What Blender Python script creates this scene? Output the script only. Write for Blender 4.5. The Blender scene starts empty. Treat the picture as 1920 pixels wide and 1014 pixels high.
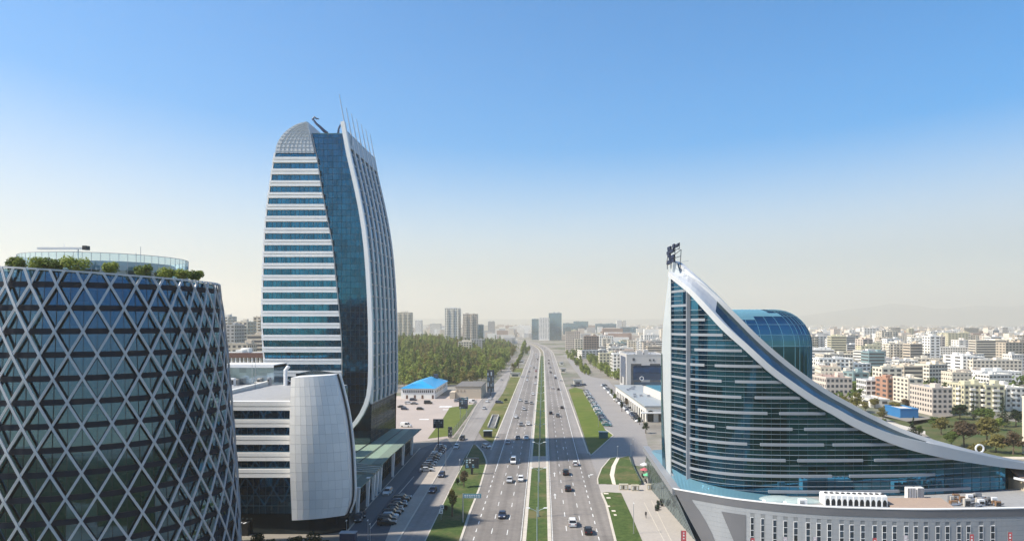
import bpy, math, random
import numpy as np
from mathutils import Vector, noise
random.seed(7); rng = np.random.default_rng(11)
sc = bpy.context.scene
col = sc.collection
# ------------------------------------------------------------------ camera, sky, sun, exposure
F, H, VX, VY = 1300.0, 48.0, 1018.0, 605.0        # focal length in photo pixels, eye height, vanishing point of the highway
cd = bpy.data.cameras.new('camera'); cam = bpy.data.objects.new('camera', cd); col.objects.link(cam)
cam.location = (0, 0, H); cam.rotation_euler = (math.pi/2, 0, 0)
cd.sensor_width = 36; cd.lens = 36*F/1920
cd.shift_x = -(VX-960)/1920; cd.shift_y = (VY-507)/1920
cd.clip_start = 1; cd.clip_end = 60000
sc.camera = cam
SUN_EL, SUN_BACK = math.radians(47), math.radians(13)   # from the left, a little behind the viewer
world = bpy.data.worlds.new('World'); sc.world = world; world.use_nodes = True
wn = world.node_tree; wn.nodes.clear()
sky = wn.nodes.new('ShaderNodeTexSky'); sky.sky_type = 'NISHITA'; sky.sun_disc = False
sky.sun_elevation = SUN_EL; sky.altitude = 600; sky.air_density = 1.0; sky.dust_density = 0.0; sky.ozone_density = 2.0
bg = wn.nodes.new('ShaderNodeBackground'); bg.inputs['Strength'].default_value = 0.108
wo = wn.nodes.new('ShaderNodeOutputWorld')
hs = wn.nodes.new('ShaderNodeHueSaturation'); hs.inputs['Saturation'].default_value = 1.95; hs.inputs['Hue'].default_value = .497
bw = wn.nodes.new('ShaderNodeRGBToBW'); mr_ = wn.nodes.new('ShaderNodeMapRange'); wn.links.new(sky.outputs[0], bw.inputs[0]); wn.links.new(bw.outputs[0], mr_.inputs[0])
mr_.interpolation_type = 'SMOOTHSTEP'; mr_.inputs[1].default_value = 1.2; mr_.inputs[2].default_value = 5.6; mr_.inputs[3].default_value = 2.0; mr_.inputs[4].default_value = .8; wn.links.new(mr_.outputs[0], hs.inputs['Saturation'])
mv_ = wn.nodes.new('ShaderNodeMapRange'); wn.links.new(bw.outputs[0], mv_.inputs[0]); mv_.interpolation_type = 'SMOOTHSTEP'; mv_.inputs[1].default_value = 1.6; mv_.inputs[2].default_value = 6.5; mv_.inputs[3].default_value = 1.0; mv_.inputs[4].default_value = .5; wn.links.new(mv_.outputs[0], hs.inputs['Value'])
wn.links.new(sky.outputs[0], hs.inputs['Color']); wn.links.new(hs.outputs[0], bg.inputs[0]); wn.links.new(bg.outputs[0], wo.inputs[0])
to_sun = Vector((-math.cos(SUN_EL)*math.cos(SUN_BACK), -math.cos(SUN_EL)*math.sin(SUN_BACK), math.sin(SUN_EL)))
sky.sun_rotation = math.atan2(to_sun.x, to_sun.y)
sd = bpy.data.lights.new('sun', 'SUN'); sd.energy = 4.4; sd.angle = math.radians(2.0); sd.color = (1, .915, .78)
so = bpy.data.objects.new('sun', sd); col.objects.link(so); so.rotation_euler = to_sun.to_track_quat('Z', 'Y').to_euler()
so.location = (-200, -100, 300)
sc.view_settings.view_transform = 'Standard'; sc.view_settings.look = 'None'
sc.view_settings.exposure = 0.97; sc.view_settings.gamma = 1
sc.render.engine = 'CYCLES'
sc.cycles.use_denoising = True; sc.cycles.max_bounces = 6; sc.cycles.volume_bounces = 3
sc.cycles.transparent_max_bounces = 8; sc.cycles.caustics_reflective = False; sc.cycles.caustics_refractive = False

# ------------------------------------------------------------------ helpers
def G(px, py, z=0.0):
    "photo pixel -> point on the horizontal plane at height z"
    Y = (H-z)*F/(py-VY)
    return ((px-VX)*Y/F, Y)
def XZ(px, py, Y):
    return ((px-VX)*Y/F, H-(py-VY)*Y/F)
def lerp(pts, t):
    "piecewise smooth interpolation through (t, value) pairs"
    if t <= pts[0][0]: return pts[0][1]
    if t >= pts[-1][0]: return pts[-1][1]
    for i in range(len(pts)-1):
        if pts[i][0] <= t <= pts[i+1][0]:
            t0, v0 = pts[i]; t1, v1 = pts[i+1]
            def slope(j):
                a = max(j-1, 0); b = min(j+1, len(pts)-1)
                return (pts[b][1]-pts[a][1])/(pts[b][0]-pts[a][0])
            h = t1-t0; u = (t-t0)/h; m0 = slope(i)*h; m1 = slope(i+1)*h
            return (2*u**3-3*u*u+1)*v0+(u**3-2*u*u+u)*m0+(-2*u**3+3*u*u)*v1+(u**3-u*u)*m1
class MB:
    def __init__(s): s.v = []; s.f = []; s.m = []
    def quad(s, a, b, c, d, m=0):
        n = len(s.v); s.v += [tuple(a), tuple(b), tuple(c), tuple(d)]; s.f.append((n, n+1, n+2, n+3)); s.m.append(m)
    def poly(s, pts, m=0):
        n = len(s.v); s.v += [tuple(p) for p in pts]; s.f.append(tuple(range(n, n+len(pts)))); s.m.append(m)
    def hexa(s, p, m=0):
        n = len(s.v); s.v += [tuple(q) for q in p]
        for q in ((3,2,1,0),(4,5,6,7),(0,1,5,4),(1,2,6,5),(2,3,7,6),(3,0,4,7)):
            s.f.append(tuple(n+i for i in q)); s.m.append(m)
    def box(s, x0, y0, z0, x1, y1, z1, m=0):
        s.hexa([(x0,y0,z0),(x1,y0,z0),(x1,y1,z0),(x0,y1,z0),(x0,y0,z1),(x1,y0,z1),(x1,y1,z1),(x0,y1,z1)], m)
    def prism(s, poly, z0, z1, m=0, mtop=None):
        n = len(poly)
        for i in range(n):
            a, b = poly[i], poly[(i+1) % n]
            s.quad((a[0],a[1],z0),(b[0],b[1],z0),(b[0],b[1],z1),(a[0],a[1],z1), m)
        s.poly([(p[0],p[1],z1) for p in poly], m if mtop is None else mtop)
    def beam(s, a, b, w, h, up=(0,0,1), m=0):
        a = Vector(a); b = Vector(b); t = (b-a).normalized(); u = Vector(up)
        r = t.cross(u)
        r = r.normalized() if r.length > 1e-6 else Vector((1,0,0))
        n = r.cross(t).normalized(); r = r*w/2; n = n*h/2
        s.hexa([a-r-n, a+r-n, a+r+n, a-r+n, b-r-n, b+r-n, b+r+n, b-r+n], m)
    def sweep(s, path, sec, ups=None, m=0, closed=False):
        "sweep a section [(side, up)] along a path; ups = up vectors"
        rings = []; P = [Vector(p) for p in path]
        for i, p in enumerate(P):
            t = (P[min(i+1, len(P)-1)]-P[max(i-1, 0)]).normalized()
            u = Vector(ups[i] if isinstance(ups, list) else (ups or (0,0,1)))
            r = t.cross(u).normalized(); n = r.cross(t)
            k = sec[i] if isinstance(sec[0][0], (tuple, list)) else sec
            rings.append([p+r*a+n*b for a, b in k])
        base = len(s.v)
        for r in rings: s.v += [tuple(q) for q in r]
        k = len(rings[0])
        for i in range(len(rings)-1):
            for j in range(k):
                a = base+i*k+j; b = base+i*k+(j+1) % k
                s.f.append((a, b, b+k, a+k)); s.m.append(m)
        s.f.append(tuple(base+j for j in range(k))); s.m.append(m)
        s.f.append(tuple(base+(len(rings)-1)*k+j for j in reversed(range(k)))); s.m.append(m)
    def tube(s, path, r, n=8, m=0):
        rr = r if isinstance(r, list) else [r]*len(path)
        sec = [[(q*math.cos(2*math.pi*i/n), q*math.sin(2*math.pi*i/n)) for i in range(n)] for q in rr]
        t = Vector(path[-1])-Vector(path[0])
        s.sweep(path, sec, (0,1,0) if abs(t.z) > .7*t.length else (0,0,1), m)
    def loft(s, A, B, m=0):
        for i in range(len(A)-1): s.quad(A[i], A[i+1], B[i+1], B[i], m)
    def cyl(s, c, r0, r1, z0, z1, n=16, m=0):
        a = [(c[0]+r0*math.cos(2*math.pi*i/n), c[1]+r0*math.sin(2*math.pi*i/n), z0) for i in range(n)]
        b = [(c[0]+r1*math.cos(2*math.pi*i/n), c[1]+r1*math.sin(2*math.pi*i/n), z1) for i in range(n)]
        for i in range(n): s.quad(a[i], a[(i+1) % n], b[(i+1) % n], b[i], m)
        s.poly(b, m); s.poly(a[::-1], m)
    def build(s, name, mats, parent=None, smooth=False, **kw):
        me = bpy.data.meshes.new(name); me.from_pydata(s.v, [], s.f)
        for q in (mats if isinstance(mats, (list, tuple)) else [mats]): me.materials.append(q)
        me.polygons.foreach_set('material_index', s.m)
        if smooth: me.polygons.foreach_set('use_smooth', [True]*len(s.f))
        me.update()
        o = bpy.data.objects.new(name, me); col.objects.link(o)
        if parent: o.parent = parent
        return tag(o, **kw)
def tag(o, label=None, cat=None, group=None, kind=None):
    if label: o['label'] = label
    if cat: o['category'] = cat
    if group: o['group'] = group
    if kind: o['kind'] = kind
    return o
def empty(name, loc=(0,0,0), rz=0, **kw):
    o = bpy.data.objects.new(name, None); col.objects.link(o); o.location = loc; o.rotation_euler.z = rz
    o.empty_display_size = .5
    return tag(o, **kw)
def copy_tree(o, parent=None):
    c = o.copy(); col.objects.link(c); c.parent = parent
    for ch in o.children: copy_tree(ch, c)
    return c
def np_mesh(name, verts, quads, mats, parent=None, mi=None, **kw):
    me = bpy.data.meshes.new(name); n = len(quads)
    me.vertices.add(len(verts)); me.vertices.foreach_set('co', np.asarray(verts, np.float32).ravel())
    me.loops.add(n*4); me.loops.foreach_set('vertex_index', np.asarray(quads, np.int32).ravel())
    me.polygons.add(n); me.polygons.foreach_set('loop_start', np.arange(n, dtype=np.int32)*4)
    for q in (mats if isinstance(mats, (list, tuple)) else [mats]): me.materials.append(q)
    if mi is not None: me.polygons.foreach_set('material_index', np.asarray(mi, np.int32))
    me.update(); me.validate()
    o = bpy.data.objects.new(name, me); col.objects.link(o)
    if parent: o.parent = parent
    return tag(o, **kw)

# ------------------------------------------------------------------ materials
_M = {}
def nodes_of(name):
    m = bpy.data.materials.new(name); m.use_nodes = True
    t = m.node_tree; b = t.nodes['Principled BSDF']; return m, t, b
def mat(name, c, rough=.6, metal=0, var=.12, scale=1.0, spec=.5, obvar=0.0, fine=0.0, bump=0.0):
    "plain paint/stone/metal with two octaves of noise in the colour"
    if name in _M: return _M[name]
    m, t, b = nodes_of(name); N = t.nodes; L = t.links
    b.inputs['Roughness'].default_value = rough; b.inputs['Metallic'].default_value = metal
    b.inputs['Specular IOR Level'].default_value = spec
    g = N.new('ShaderNodeNewGeometry')
    nz = N.new('ShaderNodeTexNoise'); nz.inputs['Scale'].default_value = scale; nz.inputs['Detail'].default_value = 6
    nz.inputs['Roughness'].default_value = .65
    L.new(g.outputs['Position'], nz.inputs['Vector'])
    mr = N.new('ShaderNodeMapRange'); mr.inputs[1].default_value = .25; mr.inputs[2].default_value = .75
    mr.inputs[3].default_value = 1-var; mr.inputs[4].default_value = 1+var
    L.new(nz.outputs[0], mr.inputs[0]); val = mr.outputs[0]
    if obvar:
        oi = N.new('ShaderNodeObjectInfo'); r2 = N.new('ShaderNodeMapRange')
        r2.inputs[3].default_value = 1-obvar; r2.inputs[4].default_value = 1+obvar
        L.new(oi.outputs['Random'], r2.inputs[0])
        mu = N.new('ShaderNodeMath'); mu.operation = 'MULTIPLY'; L.new(val, mu.inputs[0]); L.new(r2.outputs[0], mu.inputs[1]); val = mu.outputs[0]
    if fine:
        n2 = N.new('ShaderNodeTexNoise'); n2.inputs['Scale'].default_value = scale*14; n2.inputs['Detail'].default_value = 3
        L.new(g.outputs['Position'], n2.inputs['Vector'])
        r3 = N.new('ShaderNodeMapRange'); r3.inputs[1].default_value = .3; r3.inputs[2].default_value = .7
        r3.inputs[3].default_value = 1-fine; r3.inputs[4].default_value = 1+fine
        L.new(n2.outputs[0], r3.inputs[0])
        mu = N.new('ShaderNodeMath'); mu.operation = 'MULTIPLY'; L.new(val, mu.inputs[0]); L.new(r3.outputs[0], mu.inputs[1]); val = mu.outputs[0]
    vm = N.new('ShaderNodeVectorMath'); vm.operation = 'SCALE'; vm.inputs[0].default_value = c[:3]
    L.new(val, vm.inputs['Scale']); L.new(vm.outputs[0], b.inputs['Base Color'])
    if bump:
        bp = N.new('ShaderNodeBump'); bp.inputs['Strength'].default_value = bump; bp.inputs['Distance'].default_value = .05
        L.new(nz.outputs[0], bp.inputs['Height']); L.new(bp.outputs[0], b.inputs['Normal'])
    _M[name] = m; return m
def mix2(name, c1, c2, scale, rough=.9, lo=.4, hi=.6, c3=None, s3=.02):
    "two-tone ground (grass, earth) broken up by noise, a third tone in big patches"
    if name in _M: return _M[name]
    m, t, b = nodes_of(name); N = t.nodes; L = t.links
    b.inputs['Roughness'].default_value = rough; b.inputs['Specular IOR Level'].default_value = .2
    g = N.new('ShaderNodeNewGeometry')
    def ramp(sc_, lo_, hi_):
        nz = N.new('ShaderNodeTexNoise'); nz.inputs['Scale'].default_value = sc_; nz.inputs['Detail'].default_value = 8
        nz.inputs['Roughness'].default_value = .7
        L.new(g.outputs['Position'], nz.inputs['Vector'])
        r = N.new('ShaderNodeMapRange'); r.inputs[1].default_value = lo_; r.inputs[2].default_value = hi_
        L.new(nz.outputs[0], r.inputs[0]); return r.outputs[0]
    mx = N.new('ShaderNodeMix'); mx.data_type = 'RGBA'; mx.inputs[6].default_value = (*c1, 1); mx.inputs[7].default_value = (*c2, 1)
    L.new(ramp(scale, lo, hi), mx.inputs[0]); out = mx.outputs[2]
    if c3:
        m3 = N.new('ShaderNodeMix'); m3.data_type = 'RGBA'; m3.inputs[7].default_value = (*c3, 1)
        L.new(out, m3.inputs[6]); L.new(ramp(s3, .5, .62), m3.inputs[0]); out = m3.outputs[2]
    L.new(out, b.inputs['Base Color']); _M[name] = m; return m
def leafmat(name, c1, c2, scale=.15):
    "foliage: colour differs from clump to clump, a little light passes through"
    if name in _M: return _M[name]
    m, t, b = nodes_of(name); N = t.nodes; L = t.links
    g = N.new('ShaderNodeNewGeometry')
    nz = N.new('ShaderNodeTexNoise'); nz.inputs['Scale'].default_value = scale; nz.inputs['Detail'].default_value = 4
    L.new(g.outputs['Position'], nz.inputs['Vector'])
    ad = N.new('ShaderNodeMath'); ad.operation = 'MULTIPLY_ADD'; ad.inputs[1].default_value = .45; 
    L.new(g.outputs['Random Per Island'], ad.inputs[0]); L.new(nz.outputs[0], ad.inputs[2])
    r = N.new('ShaderNodeMapRange'); r.inputs[1].default_value = .45; r.inputs[2].default_value = 1.0; L.new(ad.outputs[0], r.inputs[0])
    mx = N.new('ShaderNodeMix'); mx.data_type = 'RGBA'; mx.inputs[6].default_value = (*c1, 1); mx.inputs[7].default_value = (*c2, 1)
    L.new(r.outputs[0], mx.inputs[0]); L.new(mx.outputs[2], b.inputs['Base Color'])
    b.inputs['Roughness'].default_value = .7; b.inputs['Specular IOR Level'].default_value = .25
    tr = N.new('ShaderNodeBsdfTranslucent'); L.new(mx.outputs[2], tr.inputs[0])
    ms = N.new('ShaderNodeMixShader'); ms.inputs[0].default_value = .42
    L.new(b.outputs[0], ms.inputs[1]); L.new(tr.outputs[0], ms.inputs[2])
    L.new(ms.outputs[0], N['Material Output'].inputs[0]); _M[name] = m; return m
def glass(name, tint, dark, rough=.06, mixw=.75, wob=.012, cell=None, var=.25, obvar=False):
    "coated curtain-wall glass: tinted mirror over a dark interior, each pane a little different"
    if name in _M: return _M[name]
    m, t, b = nodes_of(name); N = t.nodes; L = t.links
    g = N.new('ShaderNodeNewGeometry')
    if obvar:
        oi = N.new('ShaderNodeObjectInfo'); rnd = oi.outputs['Random']
    elif cell:
        sc_ = N.new('ShaderNodeVectorMath'); sc_.operation = 'DIVIDE'; sc_.inputs[1].default_value = cell
        L.new(g.outputs['Position'], sc_.inputs[0])
        fl = N.new('ShaderNodeVectorMath'); fl.operation = 'FLOOR'; L.new(sc_.outputs[0], fl.inputs[0])
        wnz = N.new('ShaderNodeTexWhiteNoise'); wnz.noise_dimensions = '3D'; L.new(fl.outputs[0], wnz.inputs['Vector']); rnd = wnz.outputs['Value']
    else: rnd = g.outputs['Random Per Island']
    mr = N.new('ShaderNodeMapRange'); mr.inputs[3].default_value = 1-var; mr.inputs[4].default_value = 1+var; L.new(rnd, mr.inputs[0])
    gl = N.new('ShaderNodeBsdfGlossy'); gl.inputs['Roughness'].default_value = rough
    vm = N.new('ShaderNodeVectorMath'); vm.operation = 'SCALE'; vm.inputs[0].default_value = tint; L.new(mr.outputs[0], vm.inputs['Scale'])
    L.new(vm.outputs[0], gl.inputs['Color'])
    b.inputs['Roughness'].default_value = .15
    v2 = N.new('ShaderNodeVectorMath'); v2.operation = 'SCALE'; v2.inputs[0].default_value = dark; L.new(mr.outputs[0], v2.inputs['Scale'])
    L.new(v2.outputs[0], b.inputs['Base Color'])
    nz = N.new('ShaderNodeTexNoise'); nz.inputs['Scale'].default_value = .25; nz.inputs['Detail'].default_value = 2; L.new(g.outputs['Position'], nz.inputs['Vector'])
    bp = N.new('ShaderNodeBump'); bp.inputs['Strength'].default_value = 1; bp.inputs['Distance'].default_value = wob*2
    L.new(nz.outputs[0], bp.inputs['Height'])
    L.new(bp.outputs[0], gl.inputs['Normal'])
    ms = N.new('ShaderNodeMixShader'); ms.inputs[0].default_value = mixw
    L.new(b.outputs[0], ms.inputs[1]); L.new(gl.outputs[0], ms.inputs[2]); L.new(ms.outputs[0], N['Material Output'].inputs[0])
    _M[name] = m; return m
def clear_glass(name, tint, refl, through=.75, rough=.02, obvar=False):
    "see-through glass: tinted transparency plus a mirror share that grows at grazing angles"
    if name in _M: return _M[name]
    m, t, b = nodes_of(name); N = t.nodes; L = t.links
    tr = N.new('ShaderNodeBsdfTransparent'); tr.inputs[0].default_value = (*[c*through for c in tint], 1)
    gl = N.new('ShaderNodeBsdfGlossy'); gl.inputs['Roughness'].default_value = rough; gl.inputs['Color'].default_value = (*refl, 1)
    fr = N.new('ShaderNodeFresnel'); fr.inputs[0].default_value = 1.75
    if obvar:
        oi = N.new('ShaderNodeObjectInfo'); mr = N.new('ShaderNodeMapRange'); mr.inputs[3].default_value = .45; mr.inputs[4].default_value = 1.15
        L.new(oi.outputs['Random'], mr.inputs[0])
        vm = N.new('ShaderNodeVectorMath'); vm.operation = 'SCALE'; vm.inputs[0].default_value = [c*through for c in tint]
        L.new(mr.outputs[0], vm.inputs['Scale']); L.new(vm.outputs[0], tr.inputs[0])
    ad = N.new('ShaderNodeMath'); ad.operation = 'MULTIPLY_ADD'; ad.inputs[1].default_value = 1.0; ad.inputs[2].default_value = .13; ad.use_clamp = True
    L.new(fr.outputs[0], ad.inputs[0])
    ms = N.new('ShaderNodeMixShader'); L.new(ad.outputs[0], ms.inputs[0])
    L.new(tr.outputs[0], ms.inputs[1]); L.new(gl.outputs[0], ms.inputs[2]); L.new(ms.outputs[0], N['Material Output'].inputs[0])
    _M[name] = m; return m

ASPH = mat('asphalt', (.195, .178, .165), .85, var=.16, scale=.05, fine=.10, spec=.3)
def tracks(m, amt):
    t = m.node_tree; N = t.nodes; L = t.links; b = N['Principled BSDF']; src = b.inputs['Base Color'].links[0].from_socket
    g = N.new('ShaderNodeNewGeometry'); vm = N.new('ShaderNodeVectorMath'); vm.operation = 'MULTIPLY'; vm.inputs[1].default_value = (.55, .006, 1)
    L.new(g.outputs['Position'], vm.inputs[0]); nz = N.new('ShaderNodeTexNoise'); nz.inputs['Scale'].default_value = 1; nz.inputs['Detail'].default_value = 5
    L.new(vm.outputs[0], nz.inputs['Vector']); mr = N.new('ShaderNodeMapRange'); mr.inputs[1].default_value = .3; mr.inputs[2].default_value = .7; mr.inputs[3].default_value = 1-amt; mr.inputs[4].default_value = 1+amt
    L.new(nz.outputs[0], mr.inputs[0])
    v2 = N.new('ShaderNodeVectorMath'); v2.operation = 'MULTIPLY'; v2.inputs[1].default_value = (.09, .03, 1); L.new(g.outputs['Position'], v2.inputs[0])
    vo = N.new('ShaderNodeTexVoronoi'); vo.inputs['Scale'].default_value = 1; vo.distance = 'CHEBYCHEV'; L.new(v2.outputs[0], vo.inputs['Vector'])
    m2 = N.new('ShaderNodeMapRange'); m2.inputs[3].default_value = 1-amt*.6; m2.inputs[4].default_value = 1+amt*.5; L.new(vo.outputs['Color'], m2.inputs[0])
    mu = N.new('ShaderNodeMath'); mu.operation = 'MULTIPLY'; L.new(mr.outputs[0], mu.inputs[0]); L.new(m2.outputs[0], mu.inputs[1])
    sc_ = N.new('ShaderNodeVectorMath'); sc_.operation = 'SCALE'; L.new(src, sc_.inputs[0]); L.new(mu.outputs[0], sc_.inputs['Scale']); L.new(sc_.outputs[0], b.inputs['Base Color'])
tracks(ASPH, .22)
ASPH2 = mat('asphalt_worn', (.25, .232, .218), .85, var=.14, scale=.06, fine=.08, spec=.3)
tracks(ASPH2, .14)
ASPH3 = mat('asphalt_dark', (.085, .092, .105), .8, var=.18, scale=.08, fine=.1, spec=.3)
PAVE = mat('paving', (.34, .30, .26), .85, var=.12, scale=.12, fine=.08)
PAVE2 = mat('plaza_stone', (.36, .33, .30), .85, var=.08, scale=.1, fine=.06)
KERB = mat('kerb_stone', (.48, .44, .38), .85, var=.15, scale=.5)
LINE = mat('road_paint', (.66, .66, .64), .6, var=.35, scale=.5, fine=.15)
GRASS = mix2('grass', (.036, .066, .016), (.072, .105, .028), .7, c3=(.125, .115, .05), s3=.09)
EARTH = mix2('earth', (.055, .036, .022), (.10, .066, .042), .8)
WHITE = mat('white_cladding', (.84, .835, .82), .45, var=.05, scale=.15, fine=.03)
WHITE2 = mat('white_panel', (.77, .775, .78), .4, var=.05, scale=.2)
GREYM = mat('grey_metal', (.36, .38, .42), .4, metal=.35, var=.08, scale=.3)
STEEL = mat('steel', (.45, .47, .50), .35, metal=.7, var=.08)
DARK = mat('dark_metal', (.025, .028, .034), .45, var=.15)
DKBAND = mat('parapet_grey', (.13, .135, .15), .55, var=.06, scale=.2)
CONC = mat('concrete', (.42, .40, .37), .85, var=.14, scale=.15, fine=.06)
BLACK = mat('black_plastic', (.02, .02, .022), .5)
RUBBER = mat('tyre_rubber', (.02, .02, .02), .85)
TEALROOF = mat('teal_roof', (.10, .22, .28), .35, var=.08, scale=.1, metal=.2)
BARK = mat('bark', (.10, .075, .055), .9, var=.25, scale=1.5)

# ------------------------------------------------------------------ the ground
def off(Y):                        # the highway bends to the left far away
    return 0.0 if Y < 1050 else -9.1e-5*(Y-1050)**2
YS = [-60, 0, 100, 150, 200, 300, 400, 500, 600, 700, 800, 900, 1000, 1050] + list(range(1100, 2701, 50))
def strip(mb, x0, x1, z, y0=-60, y1=2700, m=0):
    ys = [y0]+[y for y in YS if y0 < y < y1]+[y1]
    f0 = x0 if callable(x0) else (lambda y: x0); f1 = x1 if callable(x1) else (lambda y: x1)
    mb.loft([(f0(y)+off(y), y, z) for y in ys], [(f1(y)+off(y), y, z) for y in ys], m)
def kerb(mb, x, w, z, y0, y1, m=0):
    ys = [y0]+[y for y in YS if y0 < y < y1]+[y1]
    mb.loft([(x+off(y), y, z) for y in ys], [(x+w+off(y), y, z) for y in ys], m)
    mb.loft([(x+off(y), y, 0) for y in ys], [(x+off(y), y, z) for y in ys], m)
    mb.loft([(x+w+off(y), y, 0) for y in ys], [(x+w+off(y), y, z) for y in ys], m)
def groundpoly(name, px, mt, z, kind='structure', raw=False, h=None):
    pts = px if raw else [G(*p) for p in px]
    mb = MB(); mb.prism(pts, -.05, z, 0); return mb.build(name, mt, kind=kind)

g = MB(); g.poly([(-26000,-3000,0),(26000,-3000,0),(26000,40000,0),(-26000,40000,0)])
g.build('ground', mix2('city_ground', (.17, .155, .135), (.26, .24, .21), .02, c3=(.075, .095, .045), s3=.006), kind='structure')
# highway
for nm, a, b in (('highway_left', -19.3, -4.6), ('highway_right', 1.9, 17.0)):
    mb = MB(); strip(mb, a, b, .04); mb.build(nm, ASPH, kind='structure')
mb = MB(); strip(mb, -19.2, -15.7, .055, 300, 2700); strip(mb, 12.9, 16.9, .055, 255, 2700); mb.build('road_shoulder', ASPH2, kind='structure')
mb = MB()
for x in (-15.4, 12.45): strip(mb, x-.1, x+.1, .075, 222 if x < 0 else 236, 2500)
for x in (-4.9, 2.15): strip(mb, x-.07, x+.07, .07, -60, 2500)
for x in (-11.75, -8.15, 5.45, 8.95):
    y = 60.0+random.random()*6
    while y < 1100:
        mb.quad((x-.09+off(y), y, .075), (x+.09+off(y), y, .075), (x+.09+off(y+4), y+4, .075), (x-.09+off(y+4), y+4, .075)); y += 12
for x, y0, y1 in ((-15.4, 60, 222), (12.45, 60, 236)):
    y = y0
    while y < y1: mb.quad((x-.11, y, .075), (x+.11, y, .075), (x+.11, y+2.6, .075), (x-.11, y+2.6, .075)); y += 6.2
def arrow(x, y, turn=0):
    mb.quad((x-.1, y, .076), (x+.1, y, .076), (x+.1, y+4, .076), (x-.1, y+4, .076))
    if not turn: mb.poly([(x-.45, y+4, .076), (x+.45, y+4, .076), (x, y+6, .076)])
    else:
        mb.quad((x+.1, y+2.6, .076), (x+.9, y+3.6, .076), (x+.9, y+4.2, .076), (x+.1, y+3.4, .076))
        mb.poly([(x+.7, y+2.9, .076), (x+1.7, y+4.4, .076), (x+.5, y+5, .076)])
for px, py, tn in ((1040, 893, 0), (1057, 843, 0), (1105, 895, 1), (1041, 935, 0)): arrow(*G(px, py), tn)
mb.build('road_marking', LINE, kind='structure')
mb = MB()
for x in (-4.55, 1.05): kerb(mb, x, .85, .15, -60, 2700)
kerb(mb, 16.4, .55, .13, 255, 2700); kerb(mb, -20.0, .6, .13, 262, 2700)
mb.build('kerb', KERB, kind='structure')
mb = MB()
strip(mb, -3.7, 1.05, .12, -60, 229.5); strip(mb, -3.7, 1.05, .12, 249.5, 1000); strip(mb, -3.7, 1.05, .12, 1000, 2700, 1)
mb.build('median_grass', [GRASS, mix2('dry_verge', (.16, .14, .09), (.24, .21, .15), .3)], kind='structure')
mb = MB(); mb.quad((-3.7, 229.5, .13), (1.05, 229.5, .13), (1.05, 249.5, .13), (-3.7, 249.5, .13)); mb.build('median_paving', PAVE, kind='structure')
# left service road, access road and pavements
SRL = [(700,1092),(746,1014),(850,840),(893.7,759),(920,728),(947,698),(956,686)]
SRR = [(756,1092),(797,1014),(828.7,949.8),(850,905),(870,860),(887,833),(897.7,810),(926,759.5),(943,737),(958,698),(963,686)]
groundpoly('service_road', SRL+SRR[::-1], ASPH2, .03)
groundpoly('slip_road', [(884,838),(897,809),(906,816),(925,831),(938,826),(950,850),(938,905),(904,905),(912,865),(905,845),(893,833)], ASPH, .034)
groundpoly('access_road', [(560,1100),(640,1010),(740,893),(787,841),(838,821),(850,838),(827,856),(811,875),(782,918),(735,980),(690,1100)], ASPH3, .026)
groundpoly('footpath', [(690,1100),(735,981),(782,918),(811,874),(827,855),(846,838),(850,840),(746,1014),(700,1092)], PAVE, .12)
mb = MB()
def kline(pts, w, z, z0=0.0):
    P = [G(*p) for p in pts]
    for a, b in zip(P, P[1:]):
        mb.beam((a[0], a[1], z/2), (b[0], b[1], z/2), w, z)
kline(SRL[:5], .35, .16)
kline([(650,997),(700,938),(787.5,840)], .3, .18)
kline([(694,991),(744.6,929),(776,893)], .25, .1)
mb.build('kerb', KERB, kind='structure')
V1 = [(756,1092),(797,1014),(828.7,949.8),(850,905),(870,860),(887,833),(893,834),(905,847),(911,862),(911.5,868),(907,885),(897.3,917),(880,960),(862,1014),(838,1092)]
groundpoly('verge_grass', V1, GRASS, .10)
mb = MB()
kline([(893,834),(905,847),(911.5,862),(912.5,868),(908,885),(898.3,917),(881,960),(863,1014),(839,1092)], .55, .15)
kline([(756,1092),(797,1014),(850,905),(887,833)], .25, .13)
mb.build('kerb', KERB, kind='structure')
V2 = [(904,820),(897.7,810),(926,759.5),(943,737),(956,711),(963,690),(981,690),(977,706),(966.5,734.7),(954.7,759.5),(941,793),(929.6,824),(924.5,832)]
groundpoly('verge_grass', V2, mix2('verge_dry_grass', (.075, .095, .022), (.12, .125, .035), .25, c3=(.16, .14, .06), s3=.05), .10)
mb = MB(); kline([(941,738),(954,738)], .8, .12); kline([(944,763.5),(954,763.5)], .8, .12); kline([(893,748),(898,743)], .2, .1)
mb.build('crossing_path', PAVE, kind='structure')
groundpoly('car_park', [(700,835),(735,742),(906,742),(897,756),(850,820),(800,826)], mat('car_park_paving', (.36, .305, .27), .85, var=.08, scale=.05, fine=.05), .022)
groundpoly('verge_grass', [(802,822),(829,787),(843,764),(893,757),(878,779),(850,816)], mix2('lawn_olive', (.085, .115, .02), (.12, .14, .03), .25), .10)
mb = MB()
for a, b, c, d in ((825,761,846,763),(831,767,844,768),(787,785,803,786.5)):
    p, q = G(a, b), G(c, d); mb.quad((p[0], q[1], .03), (q[0], q[1], .03), (q[0], p[1], .03), (p[0], p[1], .03))
mb.build('road_marking', LINE, kind='structure')
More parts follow.
